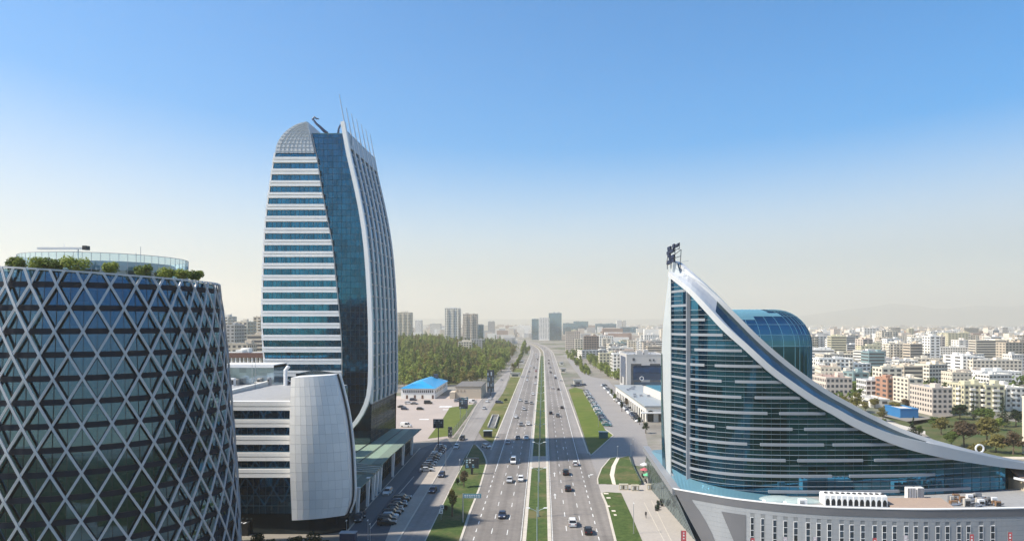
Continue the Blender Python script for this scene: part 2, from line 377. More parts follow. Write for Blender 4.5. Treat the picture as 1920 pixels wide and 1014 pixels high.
# right side
groundpoly('verge_grass', [(1066,730),(1078,726),(1097,731),(1119,779.5),(1126,789),(1134,805),(1149,815.5),(1107.5,853),(1094,812),(1083,779.5)],
           mix2('lawn_bright', (.075, .11, .014), (.105, .135, .02), .12, c3=(.13, .13, .03), s3=.03), .10)
groundpoly('service_road', [(1098,729),(1092,712),(1075,690),(1056,664),(1060,664),(1082,684),(1108,706),(1140,712),(1205,790),(1215,835),(1208,875),(1166,868),(1120,930),(1107,875),(1104,853),(1108,853.5),(1150,816),(1134,804),(1127,789)],
           mat('asphalt_pale', (.235, .22, .21), .85, var=.1, scale=.05, fine=.06), .03)
Z6 = lambda a: [(940+x/5.83, 840+y/5.83) for x, y in a]
groundpoly('verge_grass', Z6([(1060,390),(1055,335),(1100,220),(1190,115),(1262,95),(1205,200),(1185,290),(1212,390)]), GRASS, .11)
groundpoly('verge_grass', Z6([(1252,398),(1232,300),(1252,190),(1292,110),(1390,85),(1430,200),(1522,400)]), GRASS, .11)
groundpoly('footpath', Z6([(1212,390),(1185,290),(1205,200),(1262,95),(1292,110),(1252,190),(1232,300),(1252,398)]), mat('pale_path', (.62, .56, .47), .8, var=.06), .125)
groundpoly('verge_grass', Z6([(1100,490),(1150,480),(1310,490),(1425,740),(1540,1014),(1640,1300),(1360,1300),(1250,1014),(1150,610)]), GRASS, .11)
groundpoly('plaza', Z6([(1060,395),(1530,402),(1600,330),(1850,470),(1990,830),(2140,1014),(2300,1300),(1640,1300),(1540,1014),(1310,490),(1150,480),(1090,490)]), PAVE2, .06)
mb = MB()
kline(Z6([(1095,490),(1147,610),(1247,1014),(1357,1300)]), .55, .15)
kline(Z6([(1057,395),(1051,335),(1096,220),(1188,110),(1262,92)]), .35, .16)
kline(Z6([(1560,590),(1780,1014)]), .18, .075); kline(Z6([(1640,570),(1860,1014)]), .18, .075)
kline([(1104.5,848),(1107.5,854),(1150,816),(1135,804.5)], .4, .18)
mb.build('kerb', KERB, kind='structure')
mb = MB()
for x, y, w in ((1145,498,9),(1172,545,7.5),(1170,636,6),(1227,688,7),(1245,732,5)):
    p = G(940+x/5.83, 840+y/5.83); k = w/5.83/2*p[1]/F*5.83; mb.box(p[0]-k, p[1]-.6, .1, p[0]+k, p[1]+.6, .16)
mb.build('paving_slab', mat('pale_path', 0), kind='structure')
mb = MB(); mb.prism([(-900, -1500), (-34, -1500), (-34, 88), (-120, 96), (-900, 90)], -.05, .02); mb.build('green_ground', mix2('unseen_reflected_green', (.018, .035, .010), (.045, .060, .018), .05), kind='structure')  # added dark green sheet out of view, darkens the lower glass reflections
mb = MB(); mb.prism([(22, -1500), (900, -1500), (900, 96), (120, 96), (22, 92)], -.05, .02); mb.build('green_ground', mix2('unseen_reflected_green', 0, 0, 0), kind='structure')  # same added sheet right of the road, there only for the reflections
# hill beneath the wood, mountains far away
def hillz(x, y):
    a = max(0, min(1, (y-560)/260)); b = max(0, min(1, (-70-x)/130)); c = max(0, min(1, (1500-y)/300))
    s = lambda t: t*t*(3-2*t)
    return 13*s(a)*s(b)*s(c)
mb = MB(); nx, ny = 24, 30
pt = lambda i, j: (-420+i*355/nx, 540+j*980/ny, hillz(-420+i*355/nx, 540+j*980/ny)+.01)
for i in range(nx):
    for j in range(ny): mb.quad(pt(i,j), pt(i+1,j), pt(i+1,j+1), pt(i,j+1))
mb.build('hill', mix2('hill_ground', (.05, .07, .02), (.12, .10, .05), .03), kind='structure', smooth=True)
mb = MB()
rows = []
for r, (yy, amp) in enumerate(((13000, 0), (14500, .72), (16000, 1.0), (18500, .6))):
    rows.append([])
    for i in range(121):
        px = -300+i*27; x = (px-VX)*yy/F
        h = 25+max(0, lerp([(-300,14),(200,12),(700,10),(1000,9),(1300,10),(1480,14),(1600,28),(1690,36),(1770,28),(1830,34),(1900,32),(2000,40),(2400,30),(2940,26)], px))*16000/F
        h *= amp*(1+.16*noise.noise(Vector((i*.35, r*2.0, 0)))+.06*noise.noise(Vector((i*1.3, r, 3))))
        rows[-1].append((x, yy, h))
for a, b in zip(rows, rows[1:]): mb.loft(a, b)
mb.build('mountain_range', mix2('mountain', (.06, .08, .07), (.11, .11, .09), .001), kind='structure', smooth=True)

# ------------------------------------------------------------------ round office tower with a diagonal lattice
CX, CY = -81.0, 126.0
def rad(z): return lerp([(0, 24.0), (14, 23.6), (38, 21.9), (48, 21.0), (56, 20.0)], z)
FACE = math.atan2(-CY, -CX)                     # direction from its axis to the viewer
def cp(r, a, z): return (CX+r*math.cos(a), CY+r*math.sin(a), z)
ROWZ = [53.9-3.6*k for k in range(15)]
NS = 36; ST = 2*math.pi/NS
def rimz(a): return 55.9-.055*(20*math.cos(a)-9)
dt = empty('lattice_tower', (CX, CY, 0), label='round glass office tower wrapped in a grey diagonal steel lattice', cat='building')
def under(o, root): o.parent = root; o.matrix_parent_inverse = root.matrix_world.inverted(); return o
dt_inv = Vector((CX, CY, 0))
def put(mb, name, mats, root, smooth=False, **kw):
    "build world-space geometry as a part of a root empty that stands at root.location"
    L_ = root.location
    mb.v = [(p[0]-L_[0], p[1]-L_[1], p[2]-L_[2]) for p in mb.v]
    return mb.build(name, mats, root, smooth, **kw)
LATT = mat('lattice_steel', (.52, .535, .56), .45, metal=.1, var=.08, scale=.4)
LGLASS = clear_glass('lattice_glass', (.30, .46, .46), (.34, .66, .92), .55, obvar=True)
for sgn in (1, -1):
    for i in range(NS):
        mb = MB(); path = []; ups = []
        a0 = FACE+(i+.5)*ST
        def ang(row): return a0+sgn*(row-0)*ST/2
        zs = [(-.53, None)]+[(k, ROWZ[k]) for k in range(15)]
        for row, z in zs:
            a = ang(row); zz = rimz(a) if z is None else z
            path.append(cp(rad(zz)+.12+.04*sgn, a, zz)); ups.append((math.cos(a), math.sin(a), .05))
        mb.sweep(path, [(-.17,-.11),(-.17,.09),(-.07,.09),(-.07,.045),(.07,.045),(.07,.09),(.17,.09),(.17,-.11)], ups)
        put(mb, 'lattice_beam', LATT, dt)
front = lambda i: abs(((i*ST+math.pi) % (2*math.pi))-math.pi) < 1.45
rest = MB(); slab = MB(); inside = MB()
for k in range(-1, 14):
    for i in range(NS):
        a0 = FACE+i*ST; a1 = a0+ST
        zt = (rimz(a0+ST/2)-.1) if k < 0 else ROWZ[k]-.45
        zb = ROWZ[k+1]+.45
        fr_ = 0 if k < 0 else .0
        q = [cp(rad(zb)-.45, a0, zb), cp(rad(zb)-.45, a1, zb), cp(rad(zt)-.45, a1, zt), cp(rad(zt)-.45, a0, zt)]
        j = min(i, NS-i-1)
        if j < 10 and k < 12:
            mb = MB(); mb.quad(*q); put(mb, 'glass_pane', LGLASS, dt)
        else: rest.quad(*q)
        # frame bars
        am = (a0+a1)/2
        for aa, w in ((a0, .07), (am, .05)):
            slab.beam(cp(rad(zb)-.42, aa, zb), cp(rad(zt)-.42, aa, zt), w, .06, up=(math.cos(aa), math.sin(aa), 0), m=1)
    z = ROWZ[k+1]
    for i in range(72):
        a0, a1 = FACE+i*ST/2, FACE+(i+1)*ST/2; r = rad(z)-.40
        slab.quad(cp(r, a0, z-.45), cp(r, a1, z-.45), cp(r, a1, z+.45), cp(r, a0, z+.45))
        inside.quad(cp(8, a0, z-.3), cp(r-.1, a0, z-.3), cp(r-.1, a1, z-.3), cp(8, a1, z-.3))
        inside.quad(cp(8, a0, z-.05), cp(r-.1, a0, z-.05), cp(r-.1, a1, z-.05), cp(8, a1, z-.05))
put(rest, 'rear_glazing', LGLASS, dt, kind='stuff')
put(slab, 'floor_edge_band', [mat('floor_band', (.012, .018, .034), .75, var=.1, spec=.2), DARK], dt, kind='stuff')
put(inside, 'floor_slab', mat('interior_grey', (.22, .22, .20), .8), dt)
mb = MB(); mb.cyl((CX, CY), 8.2, 8.2, 0, 55, 24); put(mb, 'core', mat('interior_core', (.18, .17, .15), .8), dt)
mb = MB()
for i in range(18): mb.cyl((CX+16.5*math.cos(FACE+i*2*ST+.1), CY+16.5*math.sin(FACE+i*2*ST+.1)), .45, .45, 0, 55, 8)
for k in range(13):                             # furniture, blinds and partitions seen through the glass
    for n in range(20):
        a = FACE+random.uniform(-1.5, 1.5); r = random.uniform(10, 18.5); z = ROWZ[k+1]-.04
        p = cp(r, a, z); w = random.uniform(.4, 2.2); h = random.choice((.8, 1.1, 1.6, 2.6))
        mb.box(p[0]-w, p[1]-.3, z, p[0]+w, p[1]+.3, z+h, random.choice((0, 1, 2)))
put(mb, 'interior_fitting', [mat('column_paint', (.42, .46, .42), .6), mat('fitting_dark', (.06, .06, .055), .7), mat('fitting_pale', (.34, .33, .27), .7)], dt, kind='stuff')
mb = MB(); n = 72
for i in range(n):
    a0, a1 = 2*math.pi*i/n, 2*math.pi*(i+1)/n
    mb.quad(cp(19.6, a0, 55.0), cp(19.6, a1, 55.0), cp(0, a1, 55.0), cp(0, a0, 55.0))
    for r0, r1, za, zb_ in ((19.75, 20.1, 0, .18),):
        mb.quad(cp(r0, a0, rimz(a0)+zb_), cp(r0, a1, rimz(a1)+zb_), cp(r1, a1, rimz(a1)+zb_), cp(r1, a0, rimz(a0)+zb_), 1)
        mb.quad(cp(r1, a0, rimz(a0)-.1), cp(r1, a1, rimz(a1)-.1), cp(r1, a1, rimz(a1)+zb_), cp(r1, a0, rimz(a0)+zb_), 1)
put(mb, 'roof_terrace', [CONC, LATT], dt)
# glass drum on the roof
DX, DY, DR = -79.5, 126.5, 13.2
dp = lambda a, z, r=DR: (DX+r*math.cos(a), DY+r*math.sin(a), z)
mb = MB(); fr = MB(); nd = 64
for i in range(nd):
    a0, a1 = 2*math.pi*i/nd, 2*math.pi*(i+1)/nd
    mb.quad(dp(a0, 55.2), dp(a1, 55.2), dp(a1, 59.55), dp(a0, 59.55))
    fr.beam(dp(a0, 55.2), dp(a0, 59.6), .05, .05)
    fr.beam(dp(a0, 59.6), dp(a1, 59.6), .08, .08); fr.beam(dp(a0, 57.5), dp(a1, 57.5), .04, .04)
drum = put(mb, 'roof_drum', clear_glass('drum_glass', (.72, .86, .90), (.7, .85, .95), .95), dt)
put(fr, 'drum_frame', GREYM, dt, kind='stuff')
mb = MB(); mb.cyl((DX, DY), 10.5, 10.5, 55, 57.0, 40); mb.cyl((DX+1, DY+1), 9.6, 9.6, 57.0, 58.6, 40, 1)
put(mb, 'roof_plant_room', [mat('navy_panel', (.02, .035, .07), .4), mat('pale_blue_panel', (.30, .42, .48), .4)], dt)
mb = MB(); mb.box(DX-6.6, DY-8.5, 60.5, DX+1.2, DY-7.9, 60.85); mb.box(DX+1.2, DY-8.7, 60.4, DX+1.9, DY-7.7, 61.1, 1); mb.tube([(DX+.2, DY-8.2, 57), (DX+.2, DY-8.2, 60.5)], .09); mb.tube([(DX-2.2, DY-8.2, 60.8), (DX-2.2, DY-8.2, 61.5)], .04)
put(mb, 'window_cleaning_boom', [WHITE2, DARK], dt)
mb = MB()
for x, zt in ((DX+8.2, 60.2), (DX+9.0, 61.3)): mb.tube([(x, DY-5, 56), (x, DY-5, zt)], .05, 6)
put(mb, 'antenna', STEEL, dt)

# ------------------------------------------------------------------ foliage maker
def leaf_cloud(centers, radii, n_each, size, flat=.8):
    "random small quads spread through ellipsoidal clumps -> verts, quads"
    V = []; 
    C = np.asarray(centers, float); R = np.asarray(radii, float)
    if R.ndim == 1: R = np.stack([R, R, R*flat], 1)
    n = len(C)*n_each
    c = np.repeat(C, n_each, 0); r = np.repeat(R, n_each, 0)
    d = rng.normal(size=(n, 3)); d /= np.linalg.norm(d, axis=1)[:, None]
    rr = rng.uniform(.45, 1.05, (n, 1))**.6
    p = c+d*r*rr
    u = rng.normal(size=(n, 3)); u /= np.linalg.norm(u, axis=1)[:, None]
    nn = d*.7+np.array([0, 0, .55])+rng.normal(size=(n, 3))*.45; nn /= np.linalg.norm(nn, axis=1)[:, None]
    u = np.cross(nn, u); u /= np.linalg.norm(u, axis=1)[:, None]+1e-9; w = np.cross(nn, u)
    s = size*rng.uniform(.6, 1.4, (n, 1))
    v = np.stack([p-u*s-w*s*.5, p+u*s-w*s*.7, p+u*s*.8+w*s*.6, p-u*s*.7+w*s*.8], 1).reshape(-1, 3)
    return v, np.arange(n*4).reshape(-1, 4)
LEAF = {
 'fresh': leafmat('leaf_fresh', (.14, .19, .03), (.28, .33, .07)),
 'green': leafmat('leaf_green', (.065, .105, .02), (.13, .18, .038)),
 'olive': leafmat('leaf_olive', (.14, .13, .035), (.23, .20, .065)),
 'brown': leafmat('leaf_brown', (.085, .062, .038), (.135, .098, .058)),
 'yellow': leafmat('leaf_yellow', (.12, .125, .025), (.22, .20, .05)),
 'dark': leafmat('leaf_dark', (.010, .026, .010), (.028, .055, .018)),
}
def tree(name, x, y, h, w, kind, label, z=0, shape='round', cat='tree', n=900, leaf=None, group=None, bare=False):
    root = empty(name, (x, y, z), label=label, cat=cat, group=group)
    R = random.Random(int(x*13+y*7))
    mb = MB(); th = h*(.12 if shape == 'cone' else .42)
    tr = h*.022+.05
    mb.tube([(0,0,0), (R.uniform(-.1,.1)*w*.2, 0, th*.5), (R.uniform(-.1,.1)*w*.3, R.uniform(-.1,.1)*w*.3, th), (0, 0, h*.8)], [tr*1.3, tr, tr*.8, tr*.2], 7)
    for i in range(9 if bare else 6):
        a = i*2.4+R.random(); z0 = th*R.uniform(.7, 1.15); L = w*R.uniform(.28, .46)
        mb.tube([(0,0,z0), (L*.5*math.cos(a), L*.5*math.sin(a), z0+h*.14), (L*math.cos(a), L*math.sin(a), z0+h*R.uniform(.25,.38))], [tr*.5, tr*.35, tr*.1], 5)
    mb.build('trunk', BARK, root)
    cs, rs = [], []
    if shape == 'cone':
        for k in range(16):
            t = k/15; rr = w/2*(1-t)*.95+.15
            for q in range(max(1, int(6*(1-t)))):
                a = R.random()*6.28; cs.append((rr*.6*math.cos(a), rr*.6*math.sin(a), h*(.1+.88*t))); rs.append((rr*.55, rr*.55, h*.06))
    elif shape == 'ball':
        for q in range(14):
            a = R.random()*6.28; e = R.uniform(-.9, .9); cs.append((w*.27*math.cos(a)*math.cos(e), w*.27*math.sin(a)*math.cos(e), h*.62+h*.22*math.sin(e))); rs.append((w*.26, w*.26, h*.2))
    else:
        for q in range(20):
            a = R.random()*6.28; t = R.random(); ring = w*.36*math.sqrt(R.random())*(1-.55*t)
            cs.append((ring*math.cos(a), ring*math.sin(a), h*(.42+.46*t))); rs.append((w*R.uniform(.12,.22), w*R.uniform(.12,.22), h*R.uniform(.08,.14)))
    v, q = leaf_cloud(cs, rs, max(4, n//len(cs)), leaf or max(.12, w*.035))
    np_mesh('crown', v, q, LEAF[kind], root)
    return root
# trees in planters on the round roof
for i, (px, w, yb, lab) in enumerate(((24, 1.9, 505, 'small clipped bush at the far left of the round tower roof'), (34, 2.0, 505, 'second clipped bush from the left on the round tower roof'),
      (71, 3.3, 505, 'wide low clipped hedge left of the biggest roof bush'), (100, 3.1, 506, 'low clipped hedge touching the biggest roof bush'),
      (141, 4.3, 508, 'biggest clipped bush on the round tower roof'), (208, 2.4, 513, 'clipped ball tree standing alone right of the biggest roof bush'),
      (269, 2.8, 517, 'wide clipped ball tree near the middle of the roof rim'), (310, 2.9, 523, 'dense clipped ball tree left of the three at the rim end'),
      (341, 2.5, 527, 'third clipped ball tree from the right end of the roof rim'), (361, 2.0, 529, 'second clipped ball tree from the right end of the roof rim'), (372, 1.9, 530, 'rightmost clipped ball tree on the round tower roof'))):
    a = FACE+math.asin(max(-.99, min(.99, ((px-175)/228.0))))
    p = cp(18.3, a, 55.0); Yp = p[1]
    ztop = XZ(px, yb-22-(4 if w > 4 else 0), Yp)[1]
    X = (px-VX)*Yp/F
    h = max(2.0, ztop-55.0)
    low = i in (2, 3)
    tree('clipped_tree', X, Yp, h*1.08, w*1.05, 'fresh' if i % 3 else 'green', lab, z=55.0, shape='ball', cat='bush', n=900, leaf=.14)

# ------------------------------------------------------------------ tall sail-shaped tower
YT, YB = 228.0, 268.0
def prof(pts): return sorted([(XZ(px, py, YT)[1], XZ(px, py, YT)[0]) for px, py in pts])
PL = prof([(517,286),(509,340),(500,410),(495,500),(493,590),(495,650),(500,700),(506,740),(512,830)])
PBd = prof([(578,225),(592,288),(602,350),(613,410),(622,455),(630,530),(637,605),(640,660),(640,720),(640,860)])
PR = prof([(645,232),(655,285),(672,360),(684,430),(691,500),(696,600),(697,680),(697,740),(695,770),(694,840)])
xl = lambda z: lerp(PL, z); xb = lambda z: lerp(PBd, z); xr = lambda z: lerp(PR, z)
ZTOP = XZ(0, 250, YT)[1]; ZCAP = XZ(0, 287, YT)[1]
TG = glass('tower_glass', (.022, .16, .275), (.004, .024, .038), cell=(1.5, 1000, 1.98), var=.26, mixw=.9)
TG2 = glass('tower_glass_deep', (.013, .115, .205), (.003, .018, .03), cell=(1.5, 1000, 1.98), var=.24, mixw=.9)
SG = glass('tower_side_glass', (.10, .24, .36), (.012, .026, .042), cell=(1000, 1.6, 1.9), var=.25, mixw=.85)
tw = empty('sail_shaped_tower', (-75, 248, 0), label='tall curved office tower with white floor bands and a white sail edge', cat='skyscraper')
zs = [6+i*(ZCAP-6)/60 for i in range(61)]
mb = MB()
mb.loft([(xl(z), YT, z) for z in zs], [(xb(z), YT, z) for z in zs])
put(mb, 'banded_window_wall', TG, tw)
mb = MB(); z2 = [6+i*(ZTOP-6)/64 for i in range(65)]
mb.loft([(xb(z)-.05, YT+.9, z) for z in z2], [(xr(z), YT+.9, z) for z in z2])
put(mb, 'glass_wall', TG2, tw)
mb = MB()                                          # window bars
for k in range(200):
    x = -92+k*1.5
    if x > -56: break
    lo = [z for z in zs if xl(z)+.2 < x < xb(z)-.2]
    if lo: mb.box(x-.05, YT-.08, min(lo), x+.05, YT+.02, max(lo))
    for seg in [z2]:
        run = [z for z in seg if xb(z)+.1 < x < xr(z)-.3]
        if run: mb.box(x-.05, YT+.84, min(run), x+.05, YT+.95, max(run))
z = 8.0
while z < ZTOP:
    mb.box(xb(z), YT+.84, z-.05, xr(z)-.2, YT+.95, z+.05); z += 1.98
put(mb, 'window_bar', mat('bar_dark', (.02, .05, .075), .4), tw, kind='stuff')
k = 0; py = 300.5
while py < 845:
    zc = XZ(0, py, YT)[1]
    x0, x1 = xl(zc)-.35, xb(zc)+.25
    mb = MB()
    for za, zb, d in ((.12, .86, 1.0), (-.16, .12, .55), (-.95, -.16, 1.0)):
        mb.hexa([(xl(zc+za)-.3, YT-d, zc+za), (xb(zc+za)+.2, YT-d, zc+za), (xb(zc+za)+.2, YT+.3, zc+za), (xl(zc+za)-.3, YT+.3, zc+za),
                 (xl(zc+zb)-.3, YT-d, zc+zb), (xb(zc+zb)+.2, YT-d, zc+zb), (xb(zc+zb)+.2, YT+.3, zc+zb), (xl(zc+zb)-.3, YT+.3, zc+zb)])
    put(mb, 'floor_band', WHITE, tw); py += 22.35 if py > 500 else 22.0
# reveal at the step, the left edge and the body behind
mb = MB()
mb.loft([(xl(z), YT-.3, z) for z in zs], [(xl(z)-.45, YT-.3, z) for z in zs]); mb.loft([(xl(z)-.45, YT-.3, z) for z in zs], [(xl(z)-.45, YB, z) for z in zs])
put(mb, 'edge_strip', WHITE2, tw)
mb = MB()
mb.loft([(xl(z), YB, z) for z in z2], [(xr(z), YB, z) for z in z2])
put(mb, 'rear_wall', SG, tw)
mb = MB(); mb.loft([(xb(z), YT+.9, z) for z in z2], [(xb(z), YT, z) for z in z2]); put(mb, 'step_reveal', WHITE2, tw)
# side facade with its white fins
ZS0 = XZ(0, 757, YT)[1]; zt_side = XZ(0, 240, YT)[1]
z3 = [ZS0+i*(zt_side-ZS0)/44 for i in range(45)]
mb = MB(); mb.loft([(xr(z)-.25, YT+.4, z) for z in z3], [(xr(z)-.25, YB, z) for z in z3]); put(mb, 'side_window_wall', SG, tw)
mb = MB()
z = ZS0
while z < zt_side-1:
    mb.box(xr(z)-.32, YT+.4, z-.28, xr(z)-.12, YB, z+.28); z += 3.95
put(mb, 'side_floor_band', mat('side_band', (.09, .14, .19), .35, metal=.3), tw, kind='stuff')
for j in range(7):
    y = YT+.9+j*(YB-YT-1.2)/6
    mb = MB()
    mb.sweep([(xr(z)-.05, y, z) for z in z3], [(-.5,-.4),(-.4,.3),(.4,.3),(.5,-.4)], (1,0,.0)); put(mb, 'side_fin', WHITE2, tw)
    mb = MB()
    zt = z3[-1]; d = Vector((xr(zt)-xr(zt-6), 0, 6)).normalized()
    p = Vector((xr(zt), y, zt)); mb.tube([p, p+d*(11.5 if j == 0 else 9)], [.2, .1], 6)
    if j < 7: put(mb, 'spire', STEEL, tw)
for j in range(6):                                 # stepped panels that close the bays at the top
    y0 = YT+1.6+j*(YB-YT-1.2)/6; y1 = y0+(YB-YT-1.2)/6-1.4
    zt = zt_side-6; mb = MB()
    mb.hexa([(xr(zt)-.9, y0, zt), (xr(zt)+.15, y0, zt), (xr(zt)+.15, y1, zt), (xr(zt)-.9, y1, zt), (xr(zt+5.2)-.9, y0, zt+5.2), (xr(zt+5.2)+.15, y0, zt+5.2), (xr(zt+5.2)+.15, y1, zt+5.2), (xr(zt+5.2)-.9, y1, zt+5.2)])
    put(mb, 'top_panel', mat('side_panel_grey', (.42, .46, .50), .45), tw)
# the white sail edge that curls under
path = []
for px, py in ((645,230),(650,258),(655.5,288),(664,325),(672,360),(679,395),(684.5,430),(689,470),(692,510),(694.5,555),(696.5,605),(697,650),(697,690),(696,720),(693,742),(688,758),(680,775),(670,790),(660,801),(650,809),(640,815)):
    X, Z = XZ(px-1, py, YT); path.append((X, YT-.5, Z))
mb = MB(); mb.sweep(path, [(-.66,-.9),(-.66,.9),(.66,.9),(.66,-.9)], (0,1,0)); put(mb, 'sail_edge', WHITE, tw)
mb = MB()                                          # dark glazed foot under the side facade
mb.box(-74, YT+.35, 6, -57.0, YB-1, ZS0-.1); put(mb, 'glazed_foot', glass('foot_glass', (.10, .15, .20), (.012, .016, .022), cell=(1.6, 1.6, 2), var=.2, mixw=.7), tw)
mb = MB()
for k in range(12):
    z = 7+k*1.3
    mb.box(-57.03, YT+.5, z, -56.93, YB-1.2, z+.06)
for k in range(18): mb.box(-57.03, YT+1+k*2.1, 6, -56.93, YT+1.08+k*2.1, ZS0-.2)
put(mb, 'foot_bar', DARK, tw, kind='stuff')
# rounded grey cap
capx = prof([(517,288),(518,281),(521,270),(527,259),(536,248),(548,239),(560,233),(572,230),(578,229)])
zc0 = XZ(0, 288, YT)[1]; zc1 = XZ(0, 229.5, YT)[1]; zk = [zc0+(zc1-zc0)*(1-(1-i/24)**1.6) for i in range(25)]
capl = lambda z: lerp(capx, z)
mb = MB(); A = [(capl(z), YT-.6, z) for z in zk]; B = [(xb(z)-.2, YT-.6, z) for z in zk]; Ab = [(capl(z), YT+22, z) for z in zk]; Bb = [(xb(z)-.2, YT+22, z) for z in zk]
mb.loft(A, B); mb.loft(Ab, A); mb.loft(Bb, Ab); mb.loft(B, Bb)
cap = put(mb, 'cap', mat('cap_panel', (.56, .585, .61), .5, var=.06, metal=.2), tw)
mb = MB()
for t in [i/9 for i in range(1, 10)]:             # curved ribs of the cap
    pts = []
    for i in range(25):
        z = zk[i]; zz = zc0+(z-zc0)*(1-.85*t*.6); x = capl(z)+(xb(zz)-.4-capl(z))*t
        pts.append((x, YT-.68, zz))
    mb.sweep(pts, [(-.03,-.05),(-.03,.05),(.03,.05),(.03,-.05)], (0,1,0))
for i in range(1, 24, 2):
    z = zk[i]; mb.box(capl(z), YT-.7, z-.04, xb(z)-.25, YT-.55, z+.04)
put(mb, 'cap_rib', mat('cap_rib', (.48, .51, .54), .5), tw, kind='stuff')
# roof: glass screen, steel frame and cranes
mb = MB(); zr = [ZTOP-.05, ZTOP+.3]
mb = MB()
mb.box(xb(ZTOP)-1, YT+1.2, ZTOP-6.9, xr(ZTOP), YB-1, ZTOP-6.5); put(mb, 'roof', CONC, tw)
mb = MB()
for x in [xb(ZTOP)+i*1.5 for i in range(0, 9)]:
    mb.tube([(x, YT+4, ZTOP-6.5), (x, YT+4, ZTOP+.2)], .12, 6)
mb.beam((xb(ZTOP), YT+4, ZTOP), (xr(ZTOP), YT+4, ZTOP), .25, .25); mb.beam((xb(ZTOP), YT+.9, ZTOP+.1), (xr(ZTOP)-.2, YT+.9, ZTOP+.1), .25, .25)
put(mb, 'roof_frame', mat('teal_steel', (.05, .14, .18), .4), tw, kind='stuff')
def crane(pts, r):
    mb = MB(); W = [XZ(px, py, YT+8) for px, py in pts]
    P = [(x, YT+8, z) for x, z in W]
    mb.tube(P, r, 6)
    for a, b in zip(P, P[1:]):
        for t in (.3, .7):
            c = Vector(a).lerp(Vector(b), t); mb.beam(c-Vector((.45, 0, .2)), c+Vector((.45, 0, -.2)), .15, .15)
    return mb
mb = crane([(614,250),(608,246),(600,238),(593,232),(589,226),(586,223)], [.55, .6, .5, .42, .3, .2])
b2 = crane([(586,223),(590,219),(594,223),(597,222)], [.2, .18, .18, .12])
for f_ in b2.f: pass
put(mb, 'roof_crane', mat('crane_navy', (.02, .04, .10), .5), tw)
put(b2, 'crane_hook', mat('crane_navy', 0), tw)
mb = crane([(633,262),(634,250),(635,242),(638,234)], [.4, .35, .3, .2]); put(mb, 'roof_crane', mat('crane_navy', 0), tw)

# ------------------------------------------------------------------ low white-banded office in front of it, with the panelled shield
Y2 = 158.0
lb = empty('banded_office', (-72, 180, 0), label='low office block with white bands, grey slatted roof and dark glass base', cat='building')
zf = lambda zz: 38.88-zz*.04003
mb = MB(); mb.box(-95, Y2, 0, -56.3, Y2+42, 30.0); put(mb, 'window_wall', [glass('office_glass', (.07, .19, .31), (.012, .045, .085), cell=(1.4, 1000, 100), var=.25, mixw=.7)], lb)
for a, b in ((222,268),(320,363),(412,460),(507,553),(600,647)):
    z1, z0 = zf(a), zf(b); mb = MB(); h = z1-z0
    mb.box(-96, Y2-.9, z0, -56.4, Y2+.4, z0+h*.42); mb.box(-96, Y2-.5, z0+h*.42, -56.4, Y2+.4, z0+h*.55); mb.box(-96, Y2-.9, z0+h*.55, -56.4, Y2+.4, z1+(.02 if a > 230 else .25))
    put(mb, 'floor_band', WHITE, lb)
mb = MB()
for i in range(27): mb.box(-94+i*1.4, Y2-.06, 0, -93.93+i*1.4, Y2+.02, 29)
for zz in (4, 6.3, 8.6, 10.8): mb.box(-95, Y2-.05, zz, -56.4, Y2+.03, zz+.12)
put(mb, 'window_bar', mat('bar_dark', 0), lb, kind='stuff')
mb = MB()
for i in range(38):
    y = Y2+.8+i*1.09
    mb.box(-95, y, 30.0, -56.5, y+.72, 30.18)
put(mb, 'roof_slat', mat('roof_slat', (.42, .42, .42), .5, var=.1, scale=.6), lb, kind='stuff')
mb = MB(); mb.box(-95, Y2+.6, 29.8, -56.5, Y2+42, 30.06); put(mb, 'roof', mat('roof_grey', (.30, .31, .32), .7), lb)
mb = MB(); mb.hexa([(-79.2, Y2+1, 30.1), (-78.1, Y2+1, 30.1), (-78.1, Y2+41, 30.1), (-79.2, Y2+41, 30.1), (-79.2, Y2+1, 30.9), (-78.1, Y2+1, 30.9), (-78.1, Y2+41, 31.4), (-79.2, Y2+41, 31.4)]); put(mb, 'roof_duct', mat('duct', (.62, .61, .57), .5), lb)
rp = MB()
yb = Y2+43
rp.box(-102, yb, 26, -78, yb+10, 35.6); rp.box(-102, yb-.05, 35.0, -78, yb+10.1, 35.9, 1)
put(rp, 'glazed_plant_room', [glass('plant_glass', (.55, .68, .76), (.25, .32, .36), cell=(2, 100, 1.6), var=.25, mixw=.45), WHITE2], lb)
for i in range(26):
    x = random.uniform(-100, -66); y = Y2+random.uniform(37, 42); w = random.uniform(.5, 1.5); h = random.uniform(.8, 2.6)
    mb = MB(); mb.box(x, y, 30.2, x+w, y+1.5, 30.2+h); mb.box(x+.08, y-.03, 30.5, x+w-.08, y, 30.2+h*.8, 1)
    put(mb, 'roof_unit', [random.choice((WHITE2, CONC, GREYM)), DARK], lb)
mb = MB(); mb.box(-94.8, yb-2, 30.1, -93.3, yb-1, 37.4); mb.box(-95, yb-2.1, 36.6, -93.1, yb-.9, 37.5); put(mb, 'chimney', DARK, lb)
mb = MB()
for x in (-81.3, -80.4): mb.tube([(x*.97, Y2+30, 30), (x*.97, Y2+30, 37.6)], .07, 6)
put(mb, 'antenna', STEEL, lb)
mb = MB(); mb.tube([(-73.5, Y2+40, 30), (-73.5, Y2+40, 34.5), (-72.6, Y2+40, 35.6)], .55, 10); put(mb, 'roof_pipe', WHITE2, lb)
